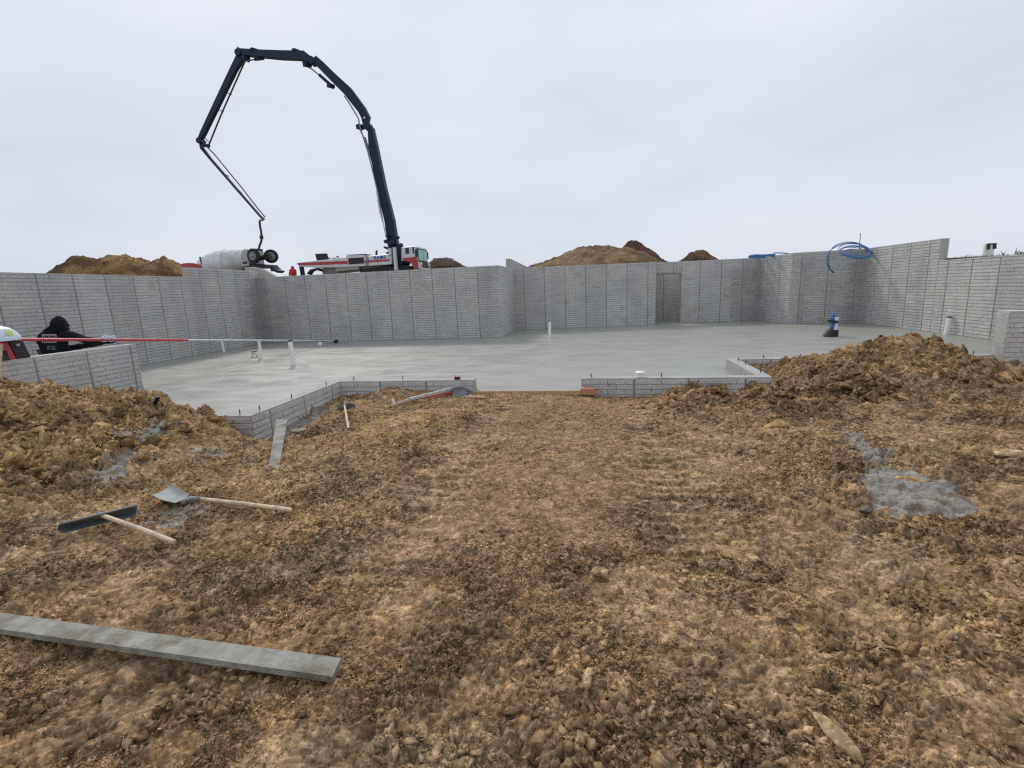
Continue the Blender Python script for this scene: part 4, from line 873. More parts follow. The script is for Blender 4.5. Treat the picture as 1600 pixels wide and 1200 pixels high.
for px, r in (((575, 198), .30), ((489, 96), .28), ((375, 84), .26), ((314, 221), .22), ((616, 386), .45)): knuckle(px, r)
rod('boom_cylinder', [(517, 133), (499, 117)], .12); rod('cylinder_rod', [(500, 118), (482, 104)], .05, M_steelgrey)
rod('boom_cylinder', [(412, 91.5), (398, 93)], .11); rod('cylinder_rod', [(398, 93), (385, 95)], .05, M_steelgrey)
rod('boom_cylinder', [(585, 262), (570, 215)], .09, M_steelgrey); rod('cylinder_rod', [(572, 222), (561, 200)], .05, M_steelgrey)
rod('delivery_pipe', [(604, 372), (598, 345), (590, 300), (581, 262), (575, 238), (563, 200), (560, 185), (545, 160), (538, 150)], .055, M_steelgrey, dy=-.4)
rod('delivery_pipe', [(607, 388), (602, 360), (593, 330), (588, 296)], .05, M_twhite, dy=-.45)
rod('delivery_pipe', [(383, 95), (366, 133), (346, 178), (327, 225), (322, 227), (316, 221)], .06, M_rust, dy=-.3)
rod('delivery_pipe', [(320, 226), (334, 240), (348, 257), (377.5, 293), (403, 326), (414, 339)], .05, M_rust, dy=-.25)
for a_, b_ in (((355, 145), (362, 148)), ((343, 172), (350, 175)), ((320, 215), (326, 222)), ((353, 273), (358, 276)), ((373, 297), (378, 302)), ((585, 275), (592, 279))): rod('pipe_bracket', [a_, b_], .035, M_rust, dy=-.15)
for px, r in (((563, 199), .2), ((480, 101), .22), ((384, 92), .2), ((517, 135), .14), ((322, 228), .13), ((462, 79.5), .1), ((397, 78.5), .1)):
    c = Q(*px, BY); m = MB(); m.beam(c-[.15*r/.2, .25, .0], c+[.15*r/.2, .25, .06], .3, r*1.6); m.tube([c-[0, .32, 0], c+[0, .32, 0]], r*.7, 10); obj('linkage', m, M_navy, t)
m = MB(); m.lathe(Q(572, 186, BY)-[0, .30, 0], (0, -1, 0), [(0, .1), (.03, .09)], 12); obj('lamp', m, mat('cream_lamp', (.6, .5, .3), .4), t)
rod('tip_elbow', [(409, 339), (413, 342), (410, 344), (406, 344.5), (405.5, 347)], .085, M_steelgrey, 10)
rod('end_hose', [(405.6, 346), (406.5, 354), (408, 362), (409, 371), (408, 378), (405.5, 384), (404, 391)], .085, M_black, 10)
rod('hose_coupling', [(408.3, 368), (408.9, 373.5)], .15, M_black, 10)
# turret dressing near boom root
for px, s in (((604, 378), .3), ((606, 369), .22), ((626, 384), .3), ((621, 372), .25), ((612, 380), .45)):
    c = Q(*px, .6); m = MB(); m.beam(c-[s/2, 0, 0], c+[s/2, 0, .08], .4, s*.8); obj('hydraulic_block', m, M_navy, t, bevel=.02)

# ------------------------------------------------------------------ mixer truck
MY = 37.
t = thing('concrete_mixer_truck', 'concrete mixer truck with pale drum and raised rear wheels behind the left wall', 'mixer truck', (oy(370, 420, MY)[0], MY+1.2, 2.6))
Q2 = lambda x, y, dy=0.: oy(x, y, MY+dy)
a = np.array(Q2(318, 420, 1.2)); b = np.array(Q2(388, 404, 1.2)); ax = (b-a)/np.linalg.norm(b-a); Ld = np.linalg.norm(b-a)
m = MB(); m.lathe(a-ax*.4, ax, [(0, .3), (.15, .62), (.6, .88), (1.3, 1.08), (2.2, 1.15), (Ld*.85, 1.02), (Ld+.4, .80)], 40); obj('drum', m, M_drum, t, smooth='auto')
m = MB()
for k in (.8, 1.7, 2.6): 
    rr_ = {.8: .93, 1.7: 1.13, 2.6: 1.10}[k]; m.lathe(a-ax*.4+ax*(k+.4), ax, [(0, rr_), (.01, rr_+.012), (.05, rr_+.012), (.06, rr_)], 40)
obj('drum_band', m, mat('dusty_band', (.5, .52, .52), .7), t, smooth='auto')
def sp2(name, px, m_, d0, d1, bev=.02):
    m = MB(); m.prism([Q2(a_, b_, d0) for a_, b_ in px], (0, d1-d0, 0)); return obj(name, m, m_, t, bevel=bev)
sp2('rear_frame', [(377, 392), (387, 391), (389, 415.5), (377, 416), (380, 405)], mat('grey_white_steel', (.45, .46, .46), .5), .2, 2.2)
sp2('light_panel', [(379, 409), (386, 408.5), (386, 412), (379, 412.5)], M_grille, .17, .25)
sp2('booster_arm', [(388, 411), (399, 412), (414, 413), (416, 417), (400, 418.5), (388, 419)], M_black, .3, 2.0)
sp2('booster_link', [(398, 400), (408, 399), (420, 396), (421, 404), (408, 406), (399, 407)], M_rust, 1.0, 1.35)
sp2('chute', [(421, 416.5), (426, 416), (431, 421), (436.5, 423), (433, 426.5), (428, 424), (423, 424)], M_grille, .4, 1.2)
sp2('mudguard', [(385, 392), (392, 388), (404, 388.5), (405.5, 393), (402, 391), (393, 390.5), (388, 394)], M_grille, .1, .6)
c = Q2(395.3, 400, .0); wheel(t, (c[0], MY+.1, c[2]), .58, .3, (0.15, 1, 0))
c = Q2(423.5, 400.5, 1.6); wheel(t, (c[0], MY+1.6, c[2]), .56, .3, (-.55, 1, .1))
m = MB(); m.tube([Q2(397, 401, .3), Q2(421, 401, 1.5)], .09, 10); obj('axle', m, M_rust, t)
sp2('bonnet', [(275, 420), (279, 412.5), (292, 410.5), (303, 411), (312, 413.5), (316, 420)], M_tred, .1, 2.2, .05)
m = MB(); m.tube([Q2(317, 420, .2), Q2(314.5, 410, .2), Q2(312.7, 405, .2), Q2(313, 401.5, .2)], [.05, .05, .05, .09], 8); obj('exhaust_stack', m, M_rust, t, smooth='auto')
for px in (300, 345, 365):
    c = Q2(px, 430); wheel(t, (c[0], MY+.25, 3.12), .52, .32, (0, 1, 0))
sp2('chassis_frame', [(275, 424), (388, 417), (388, 423), (275, 430)], M_black, .8, 1.6)

# grey container behind
m = MB(); a = oy(676, 403.5, 50); b = oy(699, 404, 50); t = thing('storage_container', 'grey flat box standing behind the pump truck cab', 'container', (a[0], 51, 2.6))
m.box((a[0], 50, 2.6), (b[0], 52.5, a[2])); obj('body', m, M_container, t, bevel=.03)
m = MB(); m.box((b[0]-.12, 49.9, 2.6), (b[0], 49.99, a[2]+.02)); obj('corner_post', m, M_steelgrey, t)

# ------------------------------------------------------------------ people
def skin_mesh(name, verts, edges, radii, root, m_, parent, sub=2):
    off = Vector(parent['_o']); me = bpy.data.meshes.new(name); me.from_pydata([tuple(Vector(v)-off) for v in verts], edges, [])
    o = bpy.data.objects.new(name, me); COL.objects.link(o); o.parent = parent
    sm = o.modifiers.new('skin', 'SKIN'); sm.use_smooth_shade = True
    for i, r in enumerate(radii):
        sv = me.skin_vertices[0].data[i]; rr__ = r if isinstance(r, tuple) else (r, r); sv.radius = rr__; sv.use_root = i == root
    ss = o.modifiers.new('sub', 'SUBSURF'); ss.levels = sub; ss.render_levels = sub; me.materials.append(m_); return o
def baked(o):
    bpy.context.view_layer.update(); me = bpy.data.meshes.new_from_object(o.evaluated_get(bpy.context.evaluated_depsgraph_get())); me.polygons.foreach_set('use_smooth', [True]*len(me.polygons))
    o.modifiers.clear(); o.data = me; return o

# float pole first: the hands sit on it
pb = np.array([-10.08, 18.1, .10]); pa = np.array(oy(30, 530.5, 7.35))
def on_pole(px):
    best = None
    for k in range(2001):
        q = pa+(pb-pa)*k/2000; d = q-EYEV; u = 800+FPX*(d@RT)/(d@FW)
        if best is None or abs(u-px) < best[0]: best = (abs(u-px), q, k/2000)
    return best[1], best[2]
t = thing('float_pole', 'long red and pale blue float pole reaching from the left edge to the back wall', 'pole', pb)
j, jt = on_pole(293)
def sag(p, q, s=0.): return [p+(q-p)*k/8+np.array([0, 0, -s*math.sin(math.pi*k/8)]) for k in range(9)]
m = MB(); m.tube(sag(pa, j), .030, 10); obj('red_section', m, M_redpole, t, smooth='auto')
m = MB(); m.tube(sag(j, pb), .024, 10); obj('pale_section', m, M_alupole, t, smooth='auto')
m = MB(); m.beam(pb+[-.06, 0, -.02], pb+[.08, 0, -.02], .14, .10); m.tube([pb-[0, .1, -.02], pb+[0, .12, -.06]], .035, 8); obj('bracket', m, M_black, t, bevel=.01)
m = MB(); m.beam(pb+[-.55, .06, -.09], pb+[.55, .02, -.09], .18, .02); obj('float_blade', m, M_blade, t, bevel=.005)

PY = 9.35
hd = np.array(oy(92, 507, PY))
px_of = lambda X: X
t = thing('person', 'person in a black hooded sweatshirt seen from behind, leaning over and gripping the red pole', 'person', (hd[0]-.15, PY, 0))
g0, _ = on_pole(166); g1, _ = on_pole(177)
sc_ = .0133
def PP(x, y, dy=0.): return np.array(oy(x, y, PY+dy))
hip = PP(88, 572, .05); wa = PP(86, 553, 0); ch = PP(84, 532, 0); nk = PP(86, 516, .05); head = PP(93, 506, .12)
shl = PP(68, 524, 0); shr = PP(104, 524, 0); elr = PP(128, 537, -.1); hr = g0+(g0-g1)*0+np.array([-.05, .03, .0]); 
ell = PP(66, 545, .15); hl = g1+np.array([-.09, .10, .03]); elm = (ell+hl)/2+np.array([.1, .25, -.1])
kL = np.array([hip[0]-.12, PY+.10, .5]); fL = np.array([hip[0]-.15, PY-.02, .08]); kR = np.array([hip[0]+.14, PY+.08, .5]); fR = np.array([hip[0]+.2, PY, .08])
hip[2] = .86
shr, elr, hr = PP(103, 522, .02), PP(130, 530.5, -.05), g0+(PP(148, 534)-g0)*.1; shl, ell, hl = PP(72, 526, .04), PP(70, 546, .22), PP(97, 545, .37)
skin_b = skin_mesh('body', [hip, wa, ch, nk, head, head+[.02, .02, .06], shr, elr, hr, shl, ell, hl, hip+[-.1, 0, -.05], kL, fL, fL+[0, .16, -.04], hip+[.1, 0, -.05], kR, fR, fR+[.02, .16, -.04]],
    [(0, 1), (1, 2), (2, 3), (3, 4), (4, 5), (2, 6), (6, 7), (7, 8), (2, 9), (9, 10), (10, 11), (0, 12), (12, 13), (13, 14), (14, 15), (0, 16), (16, 17), (17, 18), (18, 19)],
    [(.10, .08), (.10, .07), (.10, .07), .045, .08, .05, .04, .03, .02, .04, .03, .02, .06, .045, .035, .03, .06, .045, .035, .03], 0, M_skin, t); baked(skin_b)
def loft(m, cs, rs, n=20):
    base = len(m.v); k_ = len(cs)
    for (c_, (rx, ry)) in zip(cs, rs):
        for i in range(n):
            q = 2*math.pi*i/n; m.v.append((c_[0]+rx*math.cos(q), c_[1]+ry*math.sin(q), c_[2]))
    for j in range(k_-1):
        for i in range(n): a_ = base+j*n+i; b_ = base+j*n+(i+1) % n; m.f.append((a_, b_, b_+n, a_+n))
    m.f.append(tuple(base+i for i in reversed(range(n)))); m.f.append(tuple(base+(k_-1)*n+i for i in range(n)))
cxb = PP(86.5, 548)[0]; hw = (PP(111, 548)[0]-PP(62, 548)[0])/2*.80
zc = lambda y_: PP(86, y_)[2]
m = MB()
loft(m, [(cxb, PY+.02, .80), (cxb, PY+.02, zc(556)), (cxb, PY, zc(545)), (cxb-.01, PY, zc(533)), (cxb-.02, PY, zc(524)), (cxb-.0, PY+.02, zc(518)), (cxb+.03, PY+.04, zc(512))],
     [(hw*.98, .17), (hw*.97, .17), (hw, .17), (hw*1.02, .17), (hw*.96, .15), (hw*.72, .13), (hw*.42, .11)])
m.tube([PP(100, 521, .02), PP(114, 525, -.02), PP(130, 530, -.05), PP(148, 534, -.03), g0+(PP(148, 534)-g0)*.22], [.105, .10, .085, .07, .05], 14)
m.tube([PP(69, 524, .02), PP(65, 534, .08), PP(70, 546, .22), PP(100, 545, .38), g1+np.array([-.10, .10, -.03])], [.10, .095, .08, .07, .05], 14)
v, f = ico(4); w = v.copy(); w[:, 2] = np.where(w[:, 2] > 0, w[:, 2]*1.0+.30*np.clip(1-np.hypot(w[:, 0]+.05, w[:, 1])*.95, 0, 1), w[:, 2]); wid = 1+.42*np.clip(.4-w[:, 2], 0, 1); w[:, 0] *= wid
hc = PP(92.5, 507, .04); w = w*np.array([.150, .155, .150]); w = np.stack([w[:, 0]*math.cos(.12)+w[:, 2]*math.sin(.12), w[:, 1], -w[:, 0]*math.sin(.12)+w[:, 2]*math.cos(.12)], -1)
m.add(w+hc, [tuple(q) for q in f])
m.tube([PP(78, 516, 0), PP(86, 512.5, -.02), PP(97, 513, -.01), PP(106, 517, .03)], [.075, .10, .10, .07], 12)
cl = obj('hooded_sweatshirt', m, M_hoodie, t)
md = cl.modifiers.new('fuse', 'REMESH'); md.mode = 'VOXEL'; md.voxel_size = .016; md.use_smooth_shade = True
sm_ = cl.modifiers.new('soft', 'SMOOTH'); sm_.factor = .6; sm_.iterations = 6; baked(cl)
co_ = np.array([q.co[:] for q in cl.data.vertices]); nn_ = np.array([q.normal[:] for q in cl.data.vertices]); fold = (fbm(co_[:, 0]*5+co_[:, 2]*9, co_[:, 2]*6-co_[:, 0]*7+co_[:, 1]*4, 901, 3)-.5)*.045
co_ = co_+nn_*fold[:, None]; cl.data.vertices.foreach_set('co', co_.ravel()); cl.data.update()
tr = skin_mesh('trousers', [hip, hip+[-.1, 0, -.05], kL, fL+[0, 0, .05], hip+[.1, 0, -.05], kR, fR+[0, 0, .05]], [(0, 1), (1, 2), (2, 3), (0, 4), (4, 5), (5, 6)], [(.19, .15), .125, .095, .08, .125, .095, .08], 0, M_trous, t); baked(tr)
for fo in (fL, fR):
    m = MB(); m.hexa([fo+[-.05, -.09, -.08], fo+[.05, -.09, -.08], fo+[.055, .2, -.08], fo+[-.055, .2, -.08], fo+[-.045, -.08, .04], fo+[.045, -.08, .04], fo+[.045, .16, -.02], fo+[-.045, .16, -.02]]); obj('boot', m, M_black, t, bevel=.02)
def glove(c, sgn):
    d = (pb-pa)/np.linalg.norm(pb-pa); upv = np.array([0, 0, 1.]); vs = [c+np.array([-.03, .05, .045]), c+np.array([0, .02, .05]), c+np.array([.015, -.01, .05])]; es = [(0, 1), (1, 2)]; rs = [.045, .052, .045]
    for k in range(4):
        o_ = d*(-.042+.028*k); b = len(vs)
        vs += [c+o_+np.array([.0, -.05, .040]), c+o_+np.array([.0, -.062, -.005]), c+o_+np.array([.0, -.035, -.040+.004*abs(k-1)])]; es += [(2, b), (b, b+1), (b+1, b+2)]; rs += [.017, .016, .014]
    b = len(vs); vs += [c-d*.055+np.array([0, .0, .03]), c-d*.055+np.array([0, -.01, -.02])]; es += [(1, b), (b, b+1)]; rs += [.018, .015]
    g = skin_mesh('glove', vs, es, rs, 0, M_glove, t, 2); baked(g)
    m = MB(); q = c+np.array([.0, -.075, .035]); m.tube([q-d*.02, q+d*.02], .012, 8); obj('knuckle_patch', m, M_gloveb, g if '_o' in g else t)
for g_ in (g0, g1):
    glove(g_, 1)
# print on the back of the sweatshirt: laid on the cloth by ray casting
def on_back(mesh_o, px, py):
    o_ = Vector(EYEV)-Vector(t['_o']); d = Vector(_ray(px, py)).normalized()
    ok, loc, nn, _i = mesh_o.ray_cast(o_, d); 
    return (np.array(loc+Vector(t['_o']))-np.array(d)*.006) if ok else None
def print_patch(name, px0, py0, px1, py1, m_, nx=6, ny=3):
    pts = [[on_back(cl, px0+(px1-px0)*i/nx, py0+(py1-py0)*j/ny) for i in range(nx+1)] for j in range(ny+1)]
    if any(p is None for r in pts for p in r): return
    m = MB(); m.add([p for r in pts for p in r], [(j*(nx+1)+i, j*(nx+1)+i+1, (j+1)*(nx+1)+i+1, (j+1)*(nx+1)+i) for j in range(ny) for i in range(nx)])
    back = [p+np.array(_ray(90, 530))*.004 for r in pts for p in r]; obj(name, m, m_, t)
print_patch('chest_print', 65.5, 522.4, 88, 524.2, M_pink); print_patch('chest_print', 65.5, 524.2, 66.8, 535, M_pink, 2, 4); print_patch('chest_print', 86.8, 524.2, 88, 535, M_pink, 2, 4); print_patch('chest_print', 65.5, 534, 88, 535.6, M_pink)
for k, xx in enumerate((68.5, 71.8, 75.3, 78.8, 82.3)): print_patch('print_letter', xx, 526, xx+.9, 532.4, M_pink, 1, 3); print_patch('print_letter', xx+.9, 526+(k % 2)*2.6, xx+2.1, 527+(k % 2)*2.6, M_pink, 1, 1)
for xx, yy, ww in ((74, 541, 3), (78, 540.5, 2), (82, 541.5, 3.5), (73, 544.5, 5), (80, 544.8, 7)): print_patch('print_line', xx, yy, xx+ww, yy+1.1, M_paleprint, 2, 1)

# red hooded person by the pump
RYp = 36.4
c = np.array(oy(458, 427, RYp)); t = thing('person', 'distant person in a red hooded top standing behind the pump truck', 'person', (c[0], RYp, 2.6))
fz0 = 2.6; V0 = lambda x, y, z: np.array([c[0]+x, RYp+y, fz0+z])
skin_b = skin_mesh('body', [V0(0, 0, .92), V0(0, 0, 1.2), V0(0, 0, 1.42), V0(0, 0, 1.5), V0(0, 0, 1.62), V0(0, 0, 1.72), V0(.2, 0, 1.42), V0(.25, -.05, 1.15), V0(.24, -.15, .95), V0(-.2, 0, 1.42), V0(-.26, -.05, 1.15), V0(-.24, -.15, .95), V0(-.1, 0, .88), V0(-.12, 0, .48), V0(-.12, .03, .06), V0(.1, 0, .88), V0(.12, 0, .48), V0(.12, .03, .06)],
    [(0, 1), (1, 2), (2, 3), (3, 4), (4, 5), (2, 6), (6, 7), (7, 8), (2, 9), (9, 10), (10, 11), (0, 12), (12, 13), (13, 14), (0, 15), (15, 16), (16, 17)], [.15, .14, .14, .06, .095, .07, .06, .05, .03, .06, .05, .03, .09, .06, .045, .09, .06, .045], 0, M_skin, t, 1); baked(skin_b)
cl2 = skin_mesh('hooded_top', [V0(0, 0, .85), V0(0, 0, 1.15), V0(0, 0, 1.40), V0(0, .01, 1.55), V0(0, .02, 1.64), V0(0, .03, 1.74), V0(.21, 0, 1.40), V0(.27, -.05, 1.13), V0(.25, -.14, .98), V0(-.21, 0, 1.40), V0(-.27, -.05, 1.13), V0(-.25, -.14, .98)],
    [(0, 1), (1, 2), (2, 3), (3, 4), (4, 5), (2, 6), (6, 7), (7, 8), (2, 9), (9, 10), (10, 11)], [.20, .20, .19, .10, .14, .09, .095, .08, .06, .095, .08, .06], 0, M_redcloth, t, 2); baked(cl2)
tr = skin_mesh('trousers', [V0(0, 0, .9), V0(-.1, 0, .86), V0(-.12, 0, .48), V0(-.12, 0, .06), V0(.1, 0, .86), V0(.12, 0, .48), V0(.12, 0, .06)], [(0, 1), (1, 2), (2, 3), (0, 4), (4, 5), (5, 6)], [.18, .12, .09, .08, .12, .09, .08], 0, M_trous, t, 1); baked(tr)

# ------------------------------------------------------------------ case and bundle on the left wall
XW = XL-.10
ca = ox(-14, 560, XW)
def WQ(x, y, X): return np.array(ox(x, y, X))
t = thing('tool_case', 'red tool case with a black end panel standing on top of the short left wall', 'case', WQ(20, 558, XW))
q0 = WQ(-25, 563, XL-.01); q1 = WQ(24, 558.5, XL-.01); q2 = WQ(46, 553.5, XL-.01)
zf = 1.007; hgt = WQ(36, 532, XL)[2]-zf
ys = [q0[1], q1[1], q2[1]]
def trap(y0, y1, x0, x1, hh, lean0, lean1): return [(x0, y0, zf), (x0, y1, zf), (x1, y1, zf), (x1, y0, zf), (x0-.02, y0+lean0, zf+hh), (x0-.02, y1+lean1, zf+hh), (x1+.02, y1+lean1, zf+hh), (x1+.02, y0+lean0, zf+hh)]
ln = WQ(36, 532, XL)[1]-q2[1]
m = MB(); m.hexa(trap(ys[0], ys[1], XL+.015, XL-.26, hgt, 0, ln)); obj('case_body', m, M_redcase, t, bevel=.015)
m = MB(); m.hexa(trap(ys[1]+.004, ys[2], XL+.02, XL-.27, hgt*1.01, ln, ln)); obj('end_panel', m, M_black, t, bevel=.015)
m = MB(); m.hexa(trap(ys[0]+.0, ys[1]-.12, XL+.030, XL+.012, hgt*.55, 0, .0)); obj('dark_recess', m, M_black, t, bevel=.006)
m = MB(); a = WQ(26, 537.5, XL+.045); b = WQ(32, 540.5, XL+.045); m.box((a[0]-.03, min(a[1], b[1]), b[2]), (a[0], max(a[1], b[1]), a[2])); obj('badge', m, M_pink, t, bevel=.004)
c = WQ(8, 533, XL-.12); v, f = ico(5); w = v*np.array([.20, .36, .25]); w[:, 2] = np.where(w[:, 2] < 0, w[:, 2]*.08, w[:, 2]); w = w*(1+.10*(fbm(v[:, 0]*2+9, v[:, 1]*3+v[:, 2], 801, 4)-.5)[:, None])
rgt = WQ(34.5, 530, XL-.12); m = MB(); m.add(w+np.array([c[0], rgt[1]-.38, zf+hgt+.025]), [tuple(q) for q in f])
t2 = thing('plastic_bundle', 'rounded white plastic bundle with a lime mark lying on top of the red case', 'bundle', (c[0], rgt[1]-.38, zf+hgt))
bo = obj('bundle', m, M_bag, t2, smooth=True)
m = MB(); 
def on_obj(o, par, px, py, lift=.006):
    off = Vector(par['_o']); ok, loc, nn, _i = o.ray_cast(Vector(EYEV)-off, Vector(_ray(px, py)).normalized()); return (np.array(loc+off)-np.array(Vector(_ray(px, py)).normalized())*lift) if ok else None
gp = [[on_obj(bo, t2, 8+12*i/4, 515+8.5*j/3+.5*i/4*3) for i in range(5)] for j in range(4)]
if all(p is not None for r in gp for p in r):
    m.add([p for r in gp for p in r], [(j*5+i, j*5+i+1, (j+1)*5+i+1, (j+1)*5+i) for j in range(3) for i in range(4)]); obj('lime_mark', m, M_lime, t2)
a = oz(-3, 640, .45); p0 = WQ(2, 537, XL+.35); p1 = WQ(-4, 610, XL+.35); m = MB(); m.beam(p1, p0, .035, .035, up=(0, 1, 0)); tag(obj('wood_stake', m, M_wood, bevel=.003), 'pale wooden stake standing at the very left picture edge in front of the case', 'stake')

# ------------------------------------------------------------------ tools and boards on the soil
def gz(x, y): return float(terrain(np.array([float(x)]), np.array([float(y)]))[0])
def board(label, tl, tr_, br, bl, th_, top_lift, m_, name='board', sub=40):
    """board from its four top corners (far-left, far-right, near-right, near-left)"""
    a, b, c, d = [np.array(q, float) for q in (tl, tr_, br, bl)]; m = MB(); n = sub
    for i in range(n+1):
        u = i/n; f0 = a+(b-a)*u; n0 = d+(c-d)*u; j = .0012
        for p in (f0, n0): m.v.append(tuple(p+np.array([0, random.uniform(-j, j), random.uniform(-.4*j, .4*j)])))
        for p in (n0, f0): m.v.append(tuple(p-np.array([0, random.uniform(-j, j), th_])))
    for i in range(n):
        o_ = i*4
        for k in range(4): m.f.append((o_+k, o_+(k+1) % 4, o_+4+(k+1) % 4, o_+4+k))
    m.f.append((3, 2, 1, 0)); o_ = n*4; m.f.append((o_, o_+1, o_+2, o_+3)); return tag(obj(name, m, m_, bevel=.0), label, 'board')
zb_ = .105
def fix(p, q, w):      # keep both edges parallel and w apart
    return p
FLc = oz(-160, 936, zb_); FRc = oz(533, 1028, zb_); NRc = oz(519, 1057, zb_); dlt = NRc-FRc; NLc = FLc+dlt*.98
board('long grey cement-coated board lying across the lower left foreground', FLc, FRc, NRc, NLc, .034, 0, M_caked, sub=70)
a = gp_(431, 657, .10); b = gp_(449, 657, .10); c = gp_(436, 736, .03); d = gp_(418, 734, .03)
a = np.array([-4.66, 6.72, .12]); 
tl = oz(432, 655, .13); tr2 = oz(449, 656, .13); br = oz(435, 735, .05); bl = oz(419, 733, .05)
board('shorter grey cement-coated board leaning from the left low wall down to the soil', tl, tr2, br, bl, .04, 0, M_caked, sub=20)

def handle(m, a, b, r): m.tube([a, a+(b-a)*.5+np.array([0, 0, .004]), b-(b-a)*.02, b], [r*.9, r, r, r*.75], 12)
# shovel
zz = .07
t = thing('shovel', 'square grey shovel with a pale wooden handle lying right of the concrete rake', 'shovel', oz(300, 780, .0))
bp_ = [oz(234, 776, zz+.03), oz(268, 760, zz+.04), oz(298, 776, zz), oz(268, 790, zz)]
P00, P10, P11, P01 = bp_
m = MB(); n = 10; th_ = .004
for s in (0, 1):
    for i in range(n+1):
        for j in range(n+1):
            u, v_ = i/n, j/n; p = P00*(1-u)*(1-v_)+P10*(1-u)*v_+P01*u*(1-v_)+P11*u*v_
            rim = .03*(max(abs(v_-.5)*2, 0)**4)+.02*max(0, u-.6); m.v.append(tuple(p+np.array([0, 0, rim-.012*math.sin(u*3)-s*th_])))
k = n+1
for s in (0, 1):
    for i in range(n):
        for j in range(n): q = s*k*k; m.f.append((q+i*k+j, q+i*k+j+1, q+(i+1)*k+j+1, q+(i+1)*k+j))
obj('blade', m, M_blade, t, smooth=True)
s0 = oz(283, 784, zz+.03); s1 = oz(313, 779.5, .07); s2 = oz(455.5, 797, .06)
m = MB(); m.tube([s0, (s0+s1)/2+np.array([0, 0, .02]), s1], [.012, .02, .021], 12); obj('socket', m, M_blade, t, smooth=True)
m = MB(); handle(m, s1, s2, .019); obj('handle', m, M_wood, t, smooth='auto')
# concrete rake
t = thing('concrete_rake', 'concrete rake with a long grey angled blade and pale wooden handle in the left foreground', 'concrete rake', oz(150, 815, 0))
e0 = oz(92, 819, .18); e1 = oz(214, 789, .18); f0 = oz(89, 828, .10); f1 = oz(213, 800, .10); l0 = oz(96, 834, .085); l1 = oz(214, 806, .085)
m = MB(); th_ = np.array([0, .004, .003])
for a, b, c, d in ((e0, e1, f1, f0), (f0, f1, l1, l0)):
    m.hexa([a, b, c, d, a+th_, b+th_, c+th_, d+th_])
obj('blade', m, M_bladedk, t)
m = MB(); m.tube([e0, e1], .008, 8); obj('blade_edge', m, M_blade, t, smooth=True)
h0_ = oz(153, 803, .16); h1_ = oz(162, 806, .155); h2_ = oz(273, 847, .08)
m = MB(); m.tube([h0_, h1_], [.02, .022], 10); obj('socket', m, M_bladedk, t, smooth=True)
m = MB(); handle(m, h1_, h2_, .019); obj('handle', m, M_wood, t, smooth='auto')
# black spreader
t = thing('black_shovel', 'small black shovel with a short pale handle near the corner of the left low walls', 'shovel', gp_(541, 640))
c = gp_(541, 641, .06); m = MB()
for s in (-1, 1):
    pts = [(.0, 0, .02), (s*.03, .05, .06), (s*.12, .07, .05), (s*.165, .03, .02), (s*.15, -.05, -.03), (s*.06, -.07, -.05), (0, -.02, -.02)]
    m.prism([c+np.array(p) for p in pts], (0, .012, -.012))
obj('blade', m, M_black, t, bevel=.003)
m = MB(); m.tube([c+[-.03, .05, .07], c+[0, -.04, .03]], .017, 10); obj('socket', m, M_blade, t, smooth=True)
m = MB(); handle(m, c+np.array([0, -.04, .03]), gp_(545, 673, .03), .019); obj('handle', m, M_wood, t, smooth='auto')
# screed pole and red shovel
p0 = gp_(617, 638, .07); p1 = gp_(640, 632, .09); p2 = gp_(730, 612, .12)
t = thing('screed_bar', 'long whitish bar with an upturned end lying on the soil before the left low wall', 'bar', p0)
m = MB(); m.beam(p0, p1, .028, .035, w2=.032, h2=.04); m.beam(p1+(p2-p1)*.001, p1+(p2-p1)*.62, .045, .055); obj('bar', m, M_alupole if False else mat('whitish_caked_bar', (.50, .46, .42), .7, var=.25, vscale=14), t, bevel=.006)
m = MB(); m.beam(p1+(p2-p1)*.62, p2, .05, .06); obj('bar_end', m, mat('grey_bar', (.36, .35, .35), .6, var=.2, vscale=14), t, bevel=.008)
m = MB(); m.beam(p0+[0, 0, -.02], gp_(614.5, 634, .10)+[0, 0, .02], .035, .03, up=(0, 1, 0)); obj('end_hook', m, mat('cream_end', (.66, .56, .46), .6), t, bevel=.004)
t = thing('shovel', 'round-pointed grey shovel with a red handle lying under the whitish bar', 'shovel', gp_(720, 620))
c = gp_(720, 619, .07); m = MB(); N0, M0 = 9, 9
for i in range(N0+1):
    for j in range(M0+1):
        u = i/N0; v_ = j/M0*2-1; wd = .115*(1-.85*max(0, (u-.55)/.45)**2)*(.85+.15*min(1, u*4)); 
        dd_ = np.array([.98, .12, .0]); nn_ = np.array([-.1, .75, .65]); m.v.append(tuple(c+dd_*(u-.5)*.32+nn_*v_*wd+np.array([0, -.05, .02])*(1-v_*v_)*-1+np.array([0, 0, .0])))
m.f = [(i*(M0+1)+j, i*(M0+1)+j+1, (i+1)*(M0+1)+j+1, (i+1)*(M0+1)+j) for i in range(N0) for j in range(M0)]
obj('blade', m, M_bladedk, t, smooth=True)
m = MB(); m.tube([gp_(619, 633, .06), gp_(655, 628, .05), c+np.array([-.15, -.02, .0])], .014, 10); obj('handle', m, M_redcase, t, smooth=True)
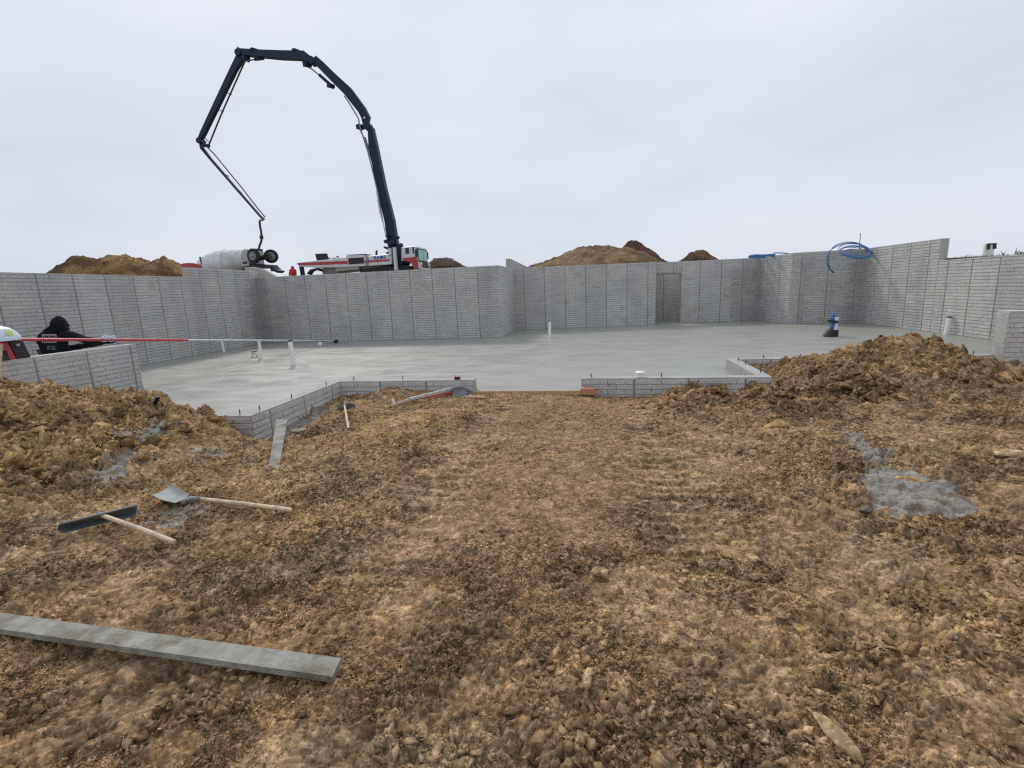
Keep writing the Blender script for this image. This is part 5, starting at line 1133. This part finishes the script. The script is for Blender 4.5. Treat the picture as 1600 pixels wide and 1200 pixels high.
# small stuff
m = MB(); m.beam(gp_(727, 623.5, .04), gp_(757, 624, .04), .035, .035); tag(obj('wood_stick', m, M_wood, bevel=.003), 'short pale stick lying at the left of the slab opening', 'stick')
m = MB(); a = np.array([-.17, 8.5, .0]); m.box((-.20, 8.48, -.06), (.05, 8.62, .06)); tag(obj('wood_offcut', m, M_orangewood, bevel=.006), 'orange-brown block of lumber at the left end of the right front wall', 'wood block')
a = np.array(oy(1000, 592, 8.74)); t = thing('plastic_tub', 'white rounded plastic tub sitting on the low wall right of the opening', 'tub', (a[0], 8.74, .2))
m = MB(); m.lathe((a[0], 8.74, .207), (0, 0, 1), [(0, .06), (0, .075), (.02, .082), (.09, .082), (.10, .07), (.105, .0)], 24); obj('cap', m, M_white, t, smooth='auto')
m = MB(); m.lathe((a[0], 8.74, .207), (0, 0, 1), [(0, .08), (.008, .088), (.02, .088), (.024, .08)], 24); obj('rim', m, M_white, t, smooth='auto')
a = np.array(oy(715, 592, 8.74)); t = thing('tape_measure', 'small red and black tape measure on top of the left front wall', 'tape measure', (a[0], 8.74, .2))
m = MB(); m.box((a[0]-.055, 8.70, .207), (a[0]+.05, 8.77, .245)); obj('case', m, M_black, t, bevel=.008)
m = MB(); m.box((a[0]-.05, 8.70, .2455), (a[0]+.045, 8.77, .262)); obj('red_shell', m, M_redcase, t, bevel=.006)
p = gp_(243, 637, 0)+np.array([0, -.12, 0]); q = oy(246, 622, p[1]); m = MB(); m.tube([p-[0, 0, .1], q], .026, 10); m.lathe(q, (.1, 0, 1), [(0, .03), (.02, .03)], 10)
tag(obj('black_stake', m, M_black, smooth='auto'), 'short black pipe stake sticking out of the crest of the left soil heap', 'stake')
m = MB(); a = gp_(262, 645, .0); b = gp_(272, 646, 0); m.tube(bez([a-[0, 0, .05], a+[.02, 0, .06], (a+b)/2+[0, 0, .09], b+[0, 0, .05], b-[0, 0, .05]]), .014, 8)
tag(obj('black_hose', m, M_black, smooth=True), 'small loop of black hose poking from the soil just right of the black stake', 'hose')
m = MB(); m.tube(bez([gp_(716, 662, .02), gp_(700, 660, .03), gp_(689, 663, .04), gp_(683, 672, .03), gp_(690, 675, .03), gp_(704, 677, .02)]), .007, 6)
tag(obj('loose_cord', m, M_rope, smooth=True), 'bent piece of pale cord on the soil below the opening', 'cord')
for px, py, lb in ((462, 679, 'pale crumbly mortar lump left of the pair beside the leaning board'), (475, 677, 'pale crumbly mortar lump right of the pair beside the leaning board')):
    p = gp_(px, py, .0); v, f = ico(3); w = v.copy()
    for _ in range(8):
        d = rng.normal(size=3); d /= np.linalg.norm(d); s = w@d; w = w-np.outer(np.maximum(s-.65, 0), d)
    m = MB(); m.add(w*np.array([.085, .05, .035])+p+[0, 0, .05], [tuple(q) for q in f]); tag(obj('mortar_lump', m, mat('pale_mortar', (.42, .38, .28), .9, var=.2, vscale=20, bump=.006), smooth='auto'), lb, 'lump', 'mortar lumps')

for o in bpy.data.objects:
    if '_o' in o: del o['_o']
